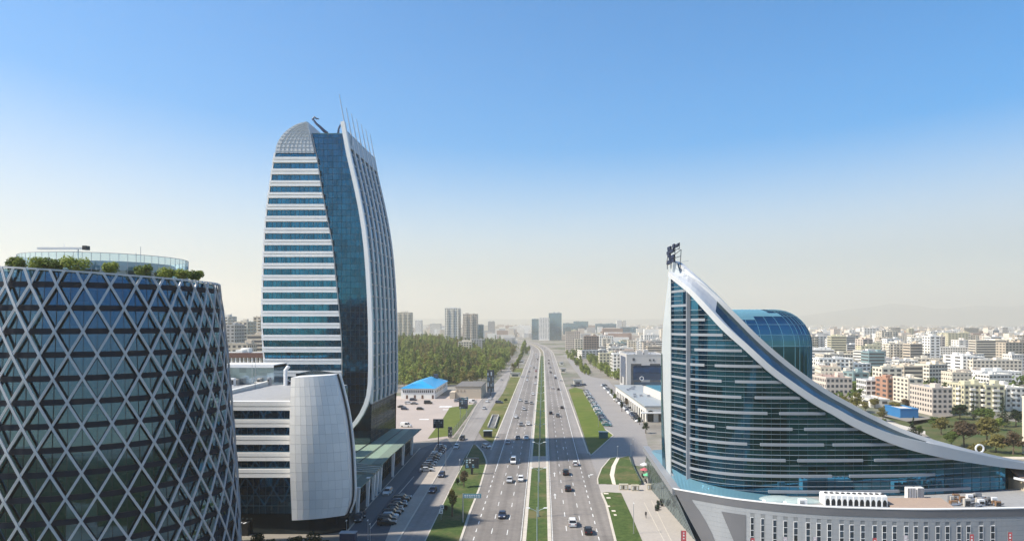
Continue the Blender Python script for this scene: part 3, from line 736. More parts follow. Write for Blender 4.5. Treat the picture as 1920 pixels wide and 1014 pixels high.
# shield
sh_r = [(705,625),(720,630),(746,637),(770,642.5),(795,647),(820,650),(845,652.5),(870,654),(894,655),(915,655.6),(930,655.4),(945,653.5),(955,650),(962,646)]
shield = MB(); edge = []; nu, nv = 9, 24
def sail(u, v):
    py = 706+(966-706)*v
    xR = (lerp(sh_r, py)-VX)*Y2/F; xL = (553-VX)*Y2/F
    z = H-(py-VY)*Y2/F-(.55*(1-u) if v > .99 else 0)+(.45*u*(1-v)**8)
    x = xL+(xR-xL)*u
    bul = 4.2*math.sin(math.pi*min(1, .15+.85*v)**.9)*.55
    return (x, Y2-1.2-bul*.45-1.5*(1-((u-.3)/.7)**2)*(.6+.4*math.sin(math.pi*v))+1.5*u*u, z)
PANEL = mat('shield_panel', (.86, .85, .825), .5, var=.03, scale=.2, obvar=.045)
mb = MB(); mb.loft([sail(0, v/24) for v in range(25)], [(sail(0, v/24)[0], Y2+.5, sail(0, v/24)[2]) for v in range(25)])
mb.loft([sail(u/9, 0) for u in range(10)], [(sail(u/9, 0)[0], Y2+3.5, sail(u/9, 0)[2]) for u in range(10)])
mb.loft([sail(u/9, 1) for u in range(10)], [(sail(u/9, 1)[0], Y2+3.5, sail(u/9, 1)[2]) for u in range(10)])
mb.loft([sail(1, v/24) for v in range(25)], [(sail(1, v/24)[0]+.1, Y2+3.5, sail(1, v/24)[2]) for v in range(25)])
sh = put(mb, 'shield_rim', WHITE2, lb)
NU, NV = 9, 15
def backing(): 
    m_ = MB()
    for i in range(NU):
        for j in range(NV):
            q = [sail(i/NU, j/NV), sail((i+1)/NU, j/NV), sail((i+1)/NU, (j+1)/NV), sail(i/NU, (j+1)/NV)]
            m_.quad(*[(a, b+.08, c) for a, b, c in q])
    return m_
put(backing(), 'shield_backing', mat('joint_grey', (.58, .58, .57), .7), lb)
for i in range(NU):
    for j in range(NV):
        q = [Vector(sail(i/NU, j/NV)), Vector(sail((i+1)/NU, j/NV)), Vector(sail((i+1)/NU, (j+1)/NV)), Vector(sail(i/NU, (j+1)/NV))]
        c = (q[0]+q[1]+q[2]+q[3])/4; q = [c+(p-c)*Vector((1, 1, 1)).x*.972 for p in q]
        mb = MB(); bk = [p+Vector((0, .07, 0)) for p in q]
        mb.hexa([bk[0], bk[1], bk[2], bk[3], q[0], q[1], q[2], q[3]]); put(mb, 'shield_panel', PANEL, lb)
mb = MB(); mb.sweep([(sail(1, v/30)[0]+.55, Y2+2.8, sail(1, v/30)[2]) for v in range(31)], [(-.22,-.4),(-.22,.4),(.22,.4),(.22,-.4)], (0,1,0)); put(mb, 'shield_edge_bar', WHITE, lb)
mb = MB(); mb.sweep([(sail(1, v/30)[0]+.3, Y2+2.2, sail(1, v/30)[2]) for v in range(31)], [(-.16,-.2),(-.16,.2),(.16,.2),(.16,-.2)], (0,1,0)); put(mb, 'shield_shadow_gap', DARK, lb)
# body behind the shield (dark glass with a curved outline)
mb = MB(); A = [(sail(1, v/24)[0]+.3, Y2+3.4, sail(1, v/24)[2]) for v in range(25)]; B = [(-57.5, Y2+17, a[2]) for a in A]
mb.loft(A, B); C = [(-57.5, a[1], a[2]) for a in A]; mb.loft(C, A)
mb.poly([A[0], B[0], C[0]]); mb.poly([A[-1], B[-1], C[-1]])
put(mb, 'side_wall', glass('office_side', (.07, .12, .16), (.01, .014, .018), cell=(1.4, 1.4, 1.4), var=.2, mixw=.7), lb)
mb = MB(); pts = [(-95, Y2-.2), (-56, Y2-.2), (-50, Y2-.4), (-46.6, Y2+1.2), (-45.2, Y2+3.6), (-46.2, Y2+6.5), (-57, Y2+17), (-95, Y2+17)]
mb.prism(pts, 0, 4.6); put(mb, 'glass_base', glass('base_glass', (.045, .07, .09), (.006, .009, .013), cell=(1.4, 1.4, 4), var=.25, mixw=.6), lb)
for x0 in (-79.5, -70.8):
    mb = MB(); mb.box(x0, Y2-1.6, .1, x0+4.2, Y2-.3, 2.9); put(mb, 'entrance', BLACK, lb)
    for i in range(4): mb = MB(); mb.hexa([(x0+.4+i, Y2-2.4, 2.95), (x0+.75+i, Y2-2.4, 2.95), (x0+1.0+i, Y2-1.5, 2.95), (x0+.65+i, Y2-1.5, 2.95), (x0+.4+i, Y2-2.4, 3.05), (x0+.75+i, Y2-2.4, 3.05), (x0+1.0+i, Y2-1.5, 3.05), (x0+.65+i, Y2-1.5, 3.05)]); put(mb, 'canopy_blade', WHITE2, lb)

# ------------------------------------------------------------------ long low hall with the green roof beside the access road
hl = empty('green_roofed_hall', (-52, 215, 0), label='long low glass hall with pale green roof and leaning white columns', cat='building')
GR = mat('green_roof', (.22, .30, .23), .6, var=.07, scale=.2)
def hallx(y): return -44.9-(y-172)*.026
secs = [(170, 186, 7.7), (196, 262, 8.3)]
mb = MB()
for y0, y1, z in secs:
    n = int((y1-y0)/2.2)
    for i in range(n):
        a = y0+(y1-y0)*i/n; b = y0+(y1-y0)*(i+.96)/n
        mb.hexa([(-76, a, z-.25), (hallx(a), a, z-.45), (hallx(b), b, z-.45), (-76, b, z-.25), (-76, a, z), (hallx(a), a, z-.3), (hallx(b), b, z-.3), (-76, b, z)])
put(mb, 'roof_sheet', GR, hl, kind='stuff')
mb = MB()
for y0, y1, z in secs:
    mb.box(-76, y0, z-.5, hallx(y0)-.3, y1, z-.27)
    for xx in (-52.5, -57.5): mb.box(xx-.09, y0+2, z-.1, xx+.09, y1-2, z+.05, 1)
put(mb, 'roof_deck', [mat('green_roof_edge', (.15, .2, .16), .7), DARK], hl)
for i in range(5):
    y = 186.6+i*2.3; mb = MB(); mb.hexa([(-52, y, 7.2), (hallx(y)+.1, y, 7.2), (hallx(y)+.1, y+1.1, 7.2), (-52, y+1.1, 7.2), (-52.6, y, 8.2), (hallx(y)+.1, y, 7.8), (hallx(y)+.1, y+1.1, 7.8), (-52.6, y+1.1, 8.2)])
    put(mb, 'roof_beam', mat('beam_cream', (.42, .42, .34), .6), hl)
mb = MB(); mb.box(-76, 184, 6.2, -53, 198, 7.6); put(mb, 'link_roof', GR, hl)
HG = glass('hall_glass', (.14, .22, .23), (.012, .02, .024), cell=(2, 2, 2), var=.3, mixw=.7)
mb = MB(); mb.prism([(-70, 172), (-48.2, 172), (-49.6, 260), (-70, 260)], 0, 7.2); put(mb, 'glass_wall', HG, hl)
mb = MB()
for i in range(30):
    y = 173+i*3; x = -48.15-(y-172)*.016
    mb.box(x-.03, y-.05, 0, x+.08, y+.05, 7.2)
for zz in (2.4, 4.8): mb.beam((-48.1, 172, zz), (-49.5, 260, zz), .1, .08)
put(mb, 'window_bar', DARK, hl, kind='stuff')
for y in (170.5, 181.5, 188, 192.5, 197, 216, 234, 252):
    mb = MB(); x = hallx(y)
    mb.hexa([(x-1.1, y-.4, 0), (x-.5, y-.4, 0), (x-.5, y+.4, 0), (x-1.1, y+.4, 0), (x-1.0, y-.55, 7.6), (x-.1, y-.55, 7.6), (x-.1, y+.55, 7.6), (x-1.0, y+.55, 7.6)]); put(mb, 'column', WHITE, hl)
groundpoly('footpath', [(-48.5,172),(-41.2,166),(-43.2,262),(-49.6,262)], mat('dark_paving', (.12, .125, .13), .8, var=.1), .11, raw=True)

# ------------------------------------------------------------------ wing-shaped glass office on the right
YF = [(1240,170),(1258,167.6),(1291,159),(1342,153.8),(1402,151),(1480,150),(1558,150),(1660,150.5),(1750,151.7),(1880,155.5),(1925,158),(1990,162)]
yf = lambda px: lerp(YF, px)
def fp(px, z, out=0.0):
    y = yf(px)-out; return ((px-VX)*yf(px)/F, y, z)
RAIL = [(1258,515),(1294,544),(1325,578),(1359.5,616),(1401,654),(1442,692),(1483.7,723),(1525,751),(1559.6,770),(1607,796),(1675,824),(1756,845),(1837,861),(1891,870),(1930,875),(1990,880)]
zrail = lambda px: H-(lerp(RAIL, px)-VY)*yf(px)/F
wg = empty('wing_shaped_office', (70, 165, 0), label='glass office with a sweeping white roof curve rising to a sharp peak', cat='building')
WG = glass('wing_glass', (.030, .15, .265), (.004, .028, .044), cell=(4.4, 1000, 3.378), var=.5, mixw=.78)
pxs = [1258+i*(1885-1258)/110 for i in range(111)]
mb = MB(); nz = 14
for a, b in zip(pxs, pxs[1:]):
    za, zb = zrail(a), zrail(b)
    mb.quad(fp(a, 9.5), fp(b, 9.5), fp(b, zb), fp(a, za))
put(mb, 'glass_facade', WG, wg)
Z0 = 48.68
BANDS = {0:[(1295,1321)],1:[(1295,1354)],2:[(1302,1390)],3:[(1294,1320),(1340,1428)],4:[(1294,1352),(1378,1465)],5:[(1292,1389),(1415,1499)],6:[(1308,1438),(1461,1546)],
 7:[(1291,1339),(1362,1485),(1508,1608)],8:[(1291,1400),(1425,1544),(1561,1676)],9:[(1291,1472),(1495,1617),(1639,1790)],10:[(1291,1559),(1592,1752)],11:[(1440,1685),(1707,1818)]}
WB = mat('wing_band', (.25, .275, .31), .45, var=.04, scale=.3)
def hband(mb, p0, p1, z, h, d):
    n = max(2, int((p1-p0)/12)); P = [p0+(p1-p0)*i/n for i in range(n+1)]
    f0 = [fp(p, z-h/2, d) for p in P]; f1 = [fp(p, z+h/2, d) for p in P]; b0 = [fp(p, z-h/2, -.05) for p in P]; b1 = [fp(p, z+h/2, -.05) for p in P]
    mb.loft(f0, f1); mb.loft(f1, b1); mb.loft(b0, f0)
    for k in (0, -1): mb.quad(f0[k], f1[k], b1[k], b0[k])
for k, segs in BANDS.items():
    for p0, p1 in segs:
        mb = MB(); hband(mb, p0, p1, Z0-3.378*k, .58, .4); put(mb, 'facade_band', WB, wg)
for k in range(-4, 12):                            # narrow stair column left of the mullion
    z = Z0-3.378*k
    if z < zrail(1275)-.8:
        mb = MB(); hband(mb, 1258.5, 1289.5, z, .55, .45); put(mb, 'facade_band', WB, wg)
mb = MB()
for k in range(-12, 36):
    z = Z0-3.378*k/3
    if z < 10: break
    pe = 1258
    for p in pxs:
        if zrail(p) > z+1.0: pe = p
    if k % 3: hband(mb, 1258.5 if k % 1 == 0 else 1291, min(pe, 1876), z, .11, .18)
    elif pe > 1300 and k//3 not in BANDS: pass
    else: hband(mb, 1291, min(pe, 1876), z, .07, .12)
put(mb, 'sun_louvre', mat('louvre_grey', (.20, .235, .27), .55), wg, kind='stuff')
mb = MB()
for i, p in enumerate(pxs):
    if i % 3 == 0 and zrail(p)-.3 > 10: 
        q = fp(p, 9.6, .04); mb.beam(q, (q[0], q[1], zrail(p)-.3), .06, .06, up=(0,1,0))
put(mb, 'window_bar', mat('bar_teal', (.015, .06, .075), .4), wg, kind='stuff')
mb = MB(); q = fp(1290.5, 9, .5); mb.box(q[0]-.5, q[1]-.1, 9, q[0]+.5, q[1]+.6, zrail(1290)-.4); put(mb, 'mullion_column', WB, wg)
# front and rear roof rails
RW = mat('rail_cladding', (.50, .52, .54), .42, var=.04, scale=.2)
pr = [1257+i*(1975-1257)/90 for i in range(91)]
def rail_t(p): return lerp([(1257, .6), (1500, .72), (1640, .95), (1740, 1.25), (1850, 1.0), (1975, .5)], p)
mb = MB()
mb.sweep([fp(p, zrail(p)+.1, .2) for p in pr], [[(-1.0, -rail_t(p)), (-1.0, rail_t(p)), (.7, rail_t(p)), (.7, -rail_t(p))] for p in pr], (0,0,1)); put(mb, 'roof_rail', RW, wg)
REAR = [(1271,495),(1332,549),(1373,590),(1421.6,639),(1470,681),(1511,712),(1553,740),(1580,755),(1621,777),(1675,803),(1707,816),(1743,828),(1783,839),(1837,853),(1930,872),(1990,878)]
def rp_(px):
    y = yf(px)+lerp([(1271, 7), (1450, 9), (1640, 9), (1743, 6), (1837, 4), (1990, 3)], px)
    return ((px-VX)*y/F, y, H-(lerp(REAR, px)-VY)*y/F)
pq = [1268+i*(1960-1268)/80 for i in range(81)]
mb = MB(); mb.sweep([rp_(p) for p in pq], [(-.5, -.75), (-.5, .75), (.7, .75), (.7, -.75)], (0,0,1)); put(mb, 'roof_rail', RW, wg)
def between(p, t):                                  # roof strip from the front rail to the rear rail
    a = Vector(fp(p-3, zrail(p-3)+.5, -.8)); 
    b = Vector(rp_(p)); return a.lerp(b, t)
ps = [1268+i*(1345-1268)/10 for i in range(11)]
mb = MB(); mb.loft([between(p, 0) for p in ps], [between(p, 1) for p in ps]); put(mb, 'peak_panel', mat('peak_grey', (.45, .47, .50), .5, var=.05), wg)
ps = [1345+i*(1738-1345)/40 for i in range(41)]
mb = MB(); mb.loft([between(p, 0) for p in ps], [between(p, 1) for p in ps]); put(mb, 'roof_glazing', glass('roof_strip_glass', (.06, .14, .19), (.008, .022, .03), cell=(3, 3, 100), var=.3, mixw=.6), wg)
ps = [1738+i*(1960-1738)/24 for i in range(25)]
mb = MB(); mb.loft([between(p, 0) for p in ps], [between(p, 1) for p in ps]); put(mb, 'roof_sheet', RW, wg)
# rear wall and far roof
mb = MB(); mb.loft([rp_(p) for p in pq], [(rp_(p)[0], rp_(p)[1]+.3, 9.5) for p in pq]); put(mb, 'rear_wall', WG, wg)
mb = MB(); R2 = [(rp_(p)[0]+2, rp_(p)[1]+14, rp_(p)[2]-.6) for p in pq[58:]]; mb.loft([rp_(p) for p in pq[58:]], R2); mb.loft(R2, [(q[0], q[1]+.2, 9) for q in R2]); put(mb, 'rear_roof', RW, wg)
for t in (.25, .6):
    mb = MB(); i = 58+int(t*22); a = Vector(rp_(pq[i])); b = Vector(rp_(pq[i+3])); mb.hexa([a+Vector((0,2,.1)), b+Vector((0,2,.1)), b+Vector((0,4,.0)), a+Vector((0,4,0)), a+Vector((0,2,.3)), b+Vector((0,2,.3)), b+Vector((0,4,.2)), a+Vector((0,4,.2))]); put(mb, 'skylight', DARK, wg)
mb = MB(); c = Vector(rp_(1842))+Vector((0, 1, 1.5)); n = 20
mb.sweep([(c.x+.9*math.cos(2*math.pi*i/n), c.y, c.z+.9*math.sin(2*math.pi*i/n)) for i in range(n+1)], [(-.14,-.14),(-.14,.14),(.14,.14),(.14,-.14)], (0,1,0)); mb.box(c.x-.15, c.y-.1, c.z-1.8, c.x+.15, c.y+.1, c.z-.9); put(mb, 'roof_ring', WHITE, wg)
# end wall: pale blade at the peak with a glass edge
A0 = Vector(fp(1258, 9.5)); ztopw = 62.6
lv = [9.5, 20, 30, 40, 47, 54, 59, ztopw]
backY = lambda z: lerp([(9.5, 180), (25, 182.5), (40, 182), (47, 180), (54, 176.5), (62.6, 172.5)], z)
mb = MB(); fe = [(A0.x+.05+max(0, z-50)*.03, A0.y-.25, z) for z in lv]; be = [(A0.x+.2+max(0, z-50)*.04, backY(z), z) for z in lv]; f2 = [(A0.x+.9, A0.y-.25, z) for z in lv]
mb.loft(fe, be); mb.loft(fe, f2)
mb.quad(fe[-1], f2[-1], (f2[-1][0]+2, be[-1][1], ztopw-.6), be[-1])
put(mb, 'end_wall', mat('end_wall', (.44, .48, .50), .45, var=.06, scale=.15), wg)
mb = MB(); q = [(be[i][0]-.12, be[i][1]-.2, lv[i]) for i in range(4)]; mb.loft(q, [(p[0]-.05, p[1]-5.5+i*1.4, p[2]) for i, p in enumerate(q)]); put(mb, 'end_glass', glass('end_glass', (.20, .42, .50), (.04, .1, .12), mixw=.6), wg)
mb = MB(); q = [fp(p, zrail(p)-.9, 0) for p in (1258, 1262, 1270)]
mb.hexa([(A0.x+.5, A0.y-.3, zrail(1258)-.5), (A0.x+2.2, A0.y-1.5, zrail(1268)+.3), (A0.x+3.2, A0.y+5, zrail(1268)+.3), (A0.x+.5, A0.y+5, zrail(1258)), (A0.x+.5, A0.y-.3, 62.4), (A0.x+1.4, A0.y-.3, 62.3), (A0.x+2.5, A0.y+5, 61.8), (A0.x+.5, A0.y+5, 62.4)])
put(mb, 'peak_block', mat('end_wall', 0), wg)
# rooftop lettering frame, seen edge-on from behind: dark bars on a steel lattice
sg = empty('rooftop_sign_frame', (A0.x+1, 169, 62.2), label='dark steel lettering frame standing on the peak of the wing-shaped office', cat='sign')
def sp(px, py): x, z = XZ(px, py, 169); return Vector((x, 169+(px-1262)*-.25, z))
mb = MB()
for a, b in (((1253,494),(1256,465)),((1264,492),(1265,458)),((1272,492),(1273,470)),((1270,470),(1271,458)),((1256,465),(1271,457)),((1264,478),(1273,470)),((1264,470),(1271,467)),((1265,484),(1272,482))):
    mb.beam(sp(*a), sp(*b), .12, .12)
put(mb, 'lattice', DARK, sg)
for a, b, w in (((1255,466),(1259,464),.9),((1262,463),(1264.5,461),1.0),((1254,474),(1263,469),.75),((1255,478),(1258,476),1.1),((1257,484),(1264,480),.8),((1259,480),(1260,490),.7),((1254,492),(1264,488),.9),((1266,463),(1270,459.5),.5)):
    mb = MB(); mb.beam(sp(*a), sp(*b), .5, w, up=(0,.2,1)); put(mb, 'letter_bar', mat('navy_letter', (.012, .02, .05), .5), sg)
mb = MB()
for px in (1254, 1260, 1265, 1272): v = sp(px, 493); mb.box(v.x-.08, v.y-.08, 61.2, v.x+.08, v.y+.08, v.z+.1)
put(mb, 'post', DARK, sg)

# glass drum-roofed volume behind the wing
dr = empty('rounded_glass_hall', (65, 210, 0), label='rounded blue glass volume rising behind the sweeping white roof curve', cat='building')
DG = glass('drum_blue', (.05, .18, .28), (.008, .05, .08), cell=(2.4, 2.4, 100), var=.12, mixw=.85)
yD0, yD1, zT = 196.0, 222.0, XZ(0, 580, 198)[1]
xD0, xD1 = (1340-VX)*197/F, (1517-VX)*204/F
def ring(z, inset):
    x1 = xD1-inset; y0 = yD0+inset*.3; r = 7.0*(1-inset/30)
    P = [(xD0, y0, z)]
    P += [(xD0+(x1-r-xD0)*i/7, y0, z) for i in range(1, 8)]
    P += [(x1-r+r*math.sin(a), y0+r-r*math.cos(a), z) for a in [math.pi/2*i/8 for i in range(1, 9)]]
    P += [(x1, yD1, z)]
    return P
lev = [(9, 0), (20, 0), (28, 0), (32, 0), (36, .0)]
Rr = 10.5; zb0 = zT-Rr
lev = [(9, 0), (20, 0), (28, 0), (zb0, 0)]+[(zb0+Rr*math.sin(a), Rr*(1-math.cos(a))) for a in [math.pi/2*i/10 for i in range(1, 10)]]+[(zT, Rr)]
mb = MB(); rg = [ring(*l) for l in lev]
for a, b in zip(rg, rg[1:]): mb.loft(a, b)
T = [rg[-1][i] for i in range(len(rg[-1]))]; mb.loft(T, [(p[0], yD1, p[2]+.05) for p in T])
put(mb, 'glass_shell', DG, dr, smooth=True)
mb = MB(); bars = MB()
for j in range(1, len(rg[0])-1, 1):
    bars.sweep([Vector(r[j])+Vector((0, -.05, .03)) for r in rg], [(-.035,-.04),(-.035,.04),(.035,.04),(.035,-.04)], (0,-1,.2))
put(bars, 'glazing_bar', mat('bar_blue', (.16, .36, .46), .4), dr, kind='stuff')
for i in (3, 5, 7, 9, 11):
    mb = MB(); mb.sweep([Vector(p)+Vector((0, -.06, .05)) for p in rg[i]], [(-.06,-.06),(-.06,.06),(.06,.06),(.06,-.06)], (0,0,1)); put(mb, 'glazing_band', mat('bar_pale_blue', (.20, .40, .50), .4), dr)
for q, (i, j, n, c) in enumerate(((12, 1, 5, 0), (11, 2, 4, 0), (10, 2, 5, 0), (9, 1, 3, 0))):
    mb = MB(); lo, hi = rg[i-1], rg[i]
    mb.quad(*[Vector(p)+Vector((0, -.1, .12)) for p in (lo[j], lo[j+n], hi[j+n], hi[j])]); put(mb, 'sun_blind', mat('blind_blue', (.12, .28, .37), .45), dr)

# ------------------------------------------------------------------ podium of the wing-shaped office
ZP = 11.0
pd = empty('white_podium', (60, 170, 0), label='pale curved podium with slot windows and a dark parapet below the wing-shaped office', cat='building')
PE = [(1262,915),(1285,919),(1320,925),(1370,933),(1420,939),(1460,943),(1500,946),(1560,949.5),(1640,952),(1720,953.5),(1800,953),(1920,951),(2040,946)]
pe = [G(px, py, ZP) for px, py in PE]
pt_of = [(px, G(px, py, ZP)) for px, py in PE]
pey = [(p, q[1]) for p, q in pt_of]
def wp(px, z, out=0.0):
    y = lerp(pey, px); return ((px-VX)*y/F, y-out, z)
far = G(1207, 836, ZP)
PX = [1262+i*(2040-1262)/70 for i in range(71)]
LC = lambda z: (29.1+(11-z)*.52, 155.0-(11-z)*.35)     # leaning left edge
mb = MB()
hx = lambda p, z: wp(p, z)
def front_pt(p, z):
    q = wp(p, z); lx, ly = LC(z)
    t = max(0, 1-(q[0]-29.1)/9.0); 
    return (q[0]+(lx-29.1)*t, q[1]+(ly-155)*t, z)
PNL = mat('podium_panel', (.29, .31, .335), .5, var=.05, scale=.25, obvar=.025)
JT = mat('podium_joint', (.20, .215, .23), .6)
mb = MB()
for z0, z1 in ((-.05, 3), (3, 6), (6, 9.4)):
    mb.loft([front_pt(p, z0) for p in PX], [front_pt(p, z1) for p in PX])
put(mb, 'wall', JT, pd)
SLOT = [1411,1430.5,1453,1473,1492,1515,1535,1555,1578,1597,1617.6,1640,1658,1677,1699,1717,1736,1758,1776,1797.6,1815.7,1839,1861]
# cladding panels laid in courses
mbp = MB(); course = .98
gx = [1292+i*9.6 for i in range(int((1990-1292)/9.6))]
for r in range(9):
    z0 = .6+r*course; z1 = min(z0+course-.03, 9.3)
    for p in gx:
        q = p+9.45; pm = (p+q)/2
        if z0 < 7.7 and any(abs(pm-s) < 7.5 for s in SLOT): 
            s = [s for s in SLOT if abs(pm-s) < 7.5][0]
            if pm < s: q = min(q, s-4.1)
            else: p = max(p, s+4.1)
            if q-p < 1: continue
        o = .06; A_, B_, C_, D_ = [Vector(front_pt(*t))-Vector((0, o, 0)) for t in ((p, z0), (q, z0), (q, z1), (p, z1))]
        mbp.hexa([A_+Vector((0, o, 0)), B_+Vector((0, o, 0)), C_+Vector((0, o, 0)), D_+Vector((0, o, 0)), A_, B_, C_, D_])
put(mbp, 'cladding_panel', PNL, pd, kind='stuff')
mb = MB(); pl = [p for p in PX]
mb.loft([Vector(front_pt(p, 9.3))+Vector((0, -.12, 0)) for p in pl], [Vector(front_pt(p, ZP))+Vector((0, -.12, 0)) for p in pl])
def patch(mb, lft, rgt, zs_, o):
    for za, zb in zip(zs_, zs_[1:]):
        for i in range(6):
            t0, t1 = i/6, (i+1)/6
            mb.quad(*[Vector(front_pt(lft(z)+(rgt(z)-lft(z))*t, z))+Vector((0, -o, 0)) for t, z in ((t0, za), (t1, za), (t1, zb), (t0, zb))])
put(mb, 'parapet_band', DKBAND, pd); mb = MB()
patch(mb, lambda z: 1262, lambda z: 1290+(9.3-z)*4.4, [9.3, 7, 5, 3, 1, -.2], .15)
put(mb, 'corner_band', DKBAND, pd); mb = MB()
patch(mb, lambda z: 1352+(7.9-z)*4.0, lambda z: 1398, [7.9, 6, 4, 2, 0], .15)
put(mb, 'wall_inset', DKBAND, pd)
mb = MB()                                             # coping and left parapet
mb.loft([Vector(front_pt(p, ZP+.05))+Vector((0, -.2, 0)) for p in pl], [Vector(front_pt(p, ZP+.05))+Vector((0, .5, 0)) for p in pl])
mb.loft([Vector(front_pt(p, ZP-.15))+Vector((0, -.2, 0)) for p in pl], [Vector(front_pt(p, ZP+.05))+Vector((0, -.2, 0)) for p in pl])
put(mb, 'coping', WHITE2, pd)
mb = MB(); a = (29.1, 155.0); b = far
mb.hexa([(a[0]-.2, a[1]-.1, 9.6), (a[0]+1.6, a[1]-.1, 9.6), (b[0]+1.6, b[1], 9.6), (b[0]-.2, b[1], 9.6), (a[0]-.2, a[1]-.1, ZP+.03), (a[0]+1.6, a[1]-.1, ZP+.03), (b[0]+1.6, b[1], ZP+.03), (b[0]-.2, b[1], ZP+.03)])
put(mb, 'side_parapet', mat('side_parapet_grey', (.22, .23, .25), .5, var=.05), pd)
SGL = glass('podium_side_glass', (.30, .42, .44), (.06, .09, .09), cell=(1.5, 1.5, 100), var=.25, mixw=.6)
mb = MB(); mb.quad((33.6, 151.2, 0), (31.0, 203, 0), (30.2, 203, 9.7), (29.7, 156, 9.7)); put(mb, 'side_glass', SGL, pd)
mb = MB(); mb.quad((31, 203, 0), (70, 203, 0), (70, 203, 10), (31, 203, 10)); put(mb, 'rear_wall', CONC, pd)
mb = MB()
for i in range(20):
    t = i/19; p = Vector((33.5, 151.4, 0)).lerp(Vector((30.9, 203, 0)), t); q = Vector((29.6, 156, 9.6)).lerp(Vector((30.1, 203, 9.6)), t); mb.beam(p, q, .06, .06)
put(mb, 'side_fin', GREYM, pd, kind='stuff')
mb = MB()                                             # roof: flat deck and sloped teal sheet
P0 = [wp(p, 10.55) for p in PX]; P1 = [(wp(p, 0)[0]*1.16-1, yf(min(p, 1985))+1, 10.55) for p in PX]
mb.loft(P0, P1); put(mb, 'roof_deck', mat('deck_grey', (.27, .27, .27), .8, var=.15), pd)
mb = MB(); pw = [1259+i*(1445-1259)/24 for i in range(25)]
A_ = [fp(p, lerp([(1259, 13.0), (1330, 12.0), (1445, 10.75)], p), .15) for p in pw]
B_ = [Vector(front_pt(lerp([(1259, 1266), (1300, 1300), (1445, 1440)], p), 10.7))+Vector((.8, .7, 0)) for p in pw]
mb.loft(B_, A_)
mb.quad((30.6, 156, 10.7), (30.9, 203, 10.7), (32.5, 185, 12.6), A_[0]); mb.quad((30.9, 203, 10.7), (45, 203, 11.5), (45, 186, 12.6), (32.5, 185, 12.6))
put(mb, 'sloped_roof', TEALROOF, pd)
for p0 in SLOT:
    q = Vector(front_pt(p0, 0)); w = 4.0*q.y/F
    wn_ = empty('slot_window', q, 0); wn_.parent = pd; wn_.location = q-pd.location
    mb = MB()
    for x in (-w, w-.04): mb.box(x, -.12, .9, x+.04, .02, 7.62)
    for i in range(6): z = 7.55-i*1.33; mb.box(-w+.04, -.11, z-.06, w-.04, .02, z+.06)
    mb.build('frame', WHITE2, wn_)
    for i in range(5):
        z = 7.48-i*1.33; mb = MB(); mb.box(-w+.04, -.09, z-1.21, w-.04, .0, z); mb.build('pane', glass('slot_glass', (.10, .16, .24), (.008, .014, .028), obvar=True, var=.45, mixw=.6), wn_)
# things on the podium roof
ORDW = ['first', 'second', 'third', 'fourth', 'fifth', 'sixth', 'seventh', 'eighth', 'ninth', 'tenth', 'eleventh', 'twelfth', 'thirteenth', 'fourteenth', 'fifteenth', 'sixteenth', 'seventeenth', 'eighteenth', 'nineteenth', 'twentieth', 'twenty-first', 'twenty-second', 'twenty-third', 'twenty-fourth', 'twenty-fifth', 'twenty-sixth', 'twenty-seventh', 'twenty-eighth', 'twenty-ninth', 'thirtieth', 'thirty-first', 'thirty-second', 'thirty-third', 'thirty-fourth']
for i in range(11):
    px = 1562+i*10.9; q = wp(px, 10.6); x, y = q[0], q[1]+2.6
    cu = empty('cooling_unit', (x, y, 10.6), label=f'{ORDW[i]} white cooling unit with arched black intake from the left of its roof row', cat='cooling unit', group='cooling units on the podium roof')
    mb = MB(); mb.box(-.55, 0, 0, .55, 3, 2.1); mb.box(-.5, .3, 2.1, .5, 2.7, 2.3, 0); mb.build('casing', WHITE, cu)
    mb = MB(); mb.poly([(-.4, -.03, 0.1), (.4, -.03, .1), (.4, -.03, .9), (.25, -.03, 1.3), (0, -.03, 1.45), (-.25, -.03, 1.3), (-.4, -.03, .9)]); mb.build('intake', BLACK, cu)
    mb = MB(); mb.cyl((0, 1.0), .38, .38, 2.3, 2.5, 12); mb.build('fan', DARK, cu)
for i, (px, w) in enumerate(((1474, 4.2), (1516, 4.4))):
    q = wp(px, 10.6); mb = MB(); rows_ = []
    for r in range(6):
        a = math.pi/2*r/5; rows_.append([(q[0]+w*math.cos(a)*math.cos(t), q[1]+5+2.4*math.cos(a)*math.sin(t), 10.56+.8*math.sin(a)) for t in [2*math.pi*k/28 for k in range(29)]])
    for a_, b_ in zip(rows_, rows_[1:]): mb.loft(a_, b_)
    mb.build('skylight_dome', mat('dome_pale', (.34, .42, .42), .25, var=.05), smooth=True, label=f'low oval skylight dome, {"left" if i == 0 else "right"} one of two beside the cooling units', cat='skylight')
q = wp(1510, 0); mb = MB(); mb.box(q[0]-.8, q[1]+1.0, 10.5, q[0]+.8, q[1]+2, 11.9); mb.box(q[0]-.7, q[1]+.97, 11.0, q[0]+.2, q[1]+1.0, 11.6, 1); mb.build('vent_box', [WHITE, STEEL], label='small white vent box in front of the oval skylights', cat='vent')
q0, q1 = wp(1682, 0), wp(1798, 0)
mb = MB(); mb.hexa([(q0[0], q0[1]+1, 10.5), (q1[0], q1[1]+1, 10.5), (q1[0]+2, q1[1]+9, 10.5), (q0[0], q0[1]+9, 10.5), (q0[0], q0[1]+2, 10.95), (q1[0], q1[1]+2, 10.95), (q1[0]+1, q1[1]+8, 11.15), (q0[0], q0[1]+8, 11.15)])
mb.build('roof_pavilion', mat('tan_roof', (.33, .25, .20), .8, var=.08), label='low tan pitched deck on the podium roof right of the cooling units', cat='roof deck')
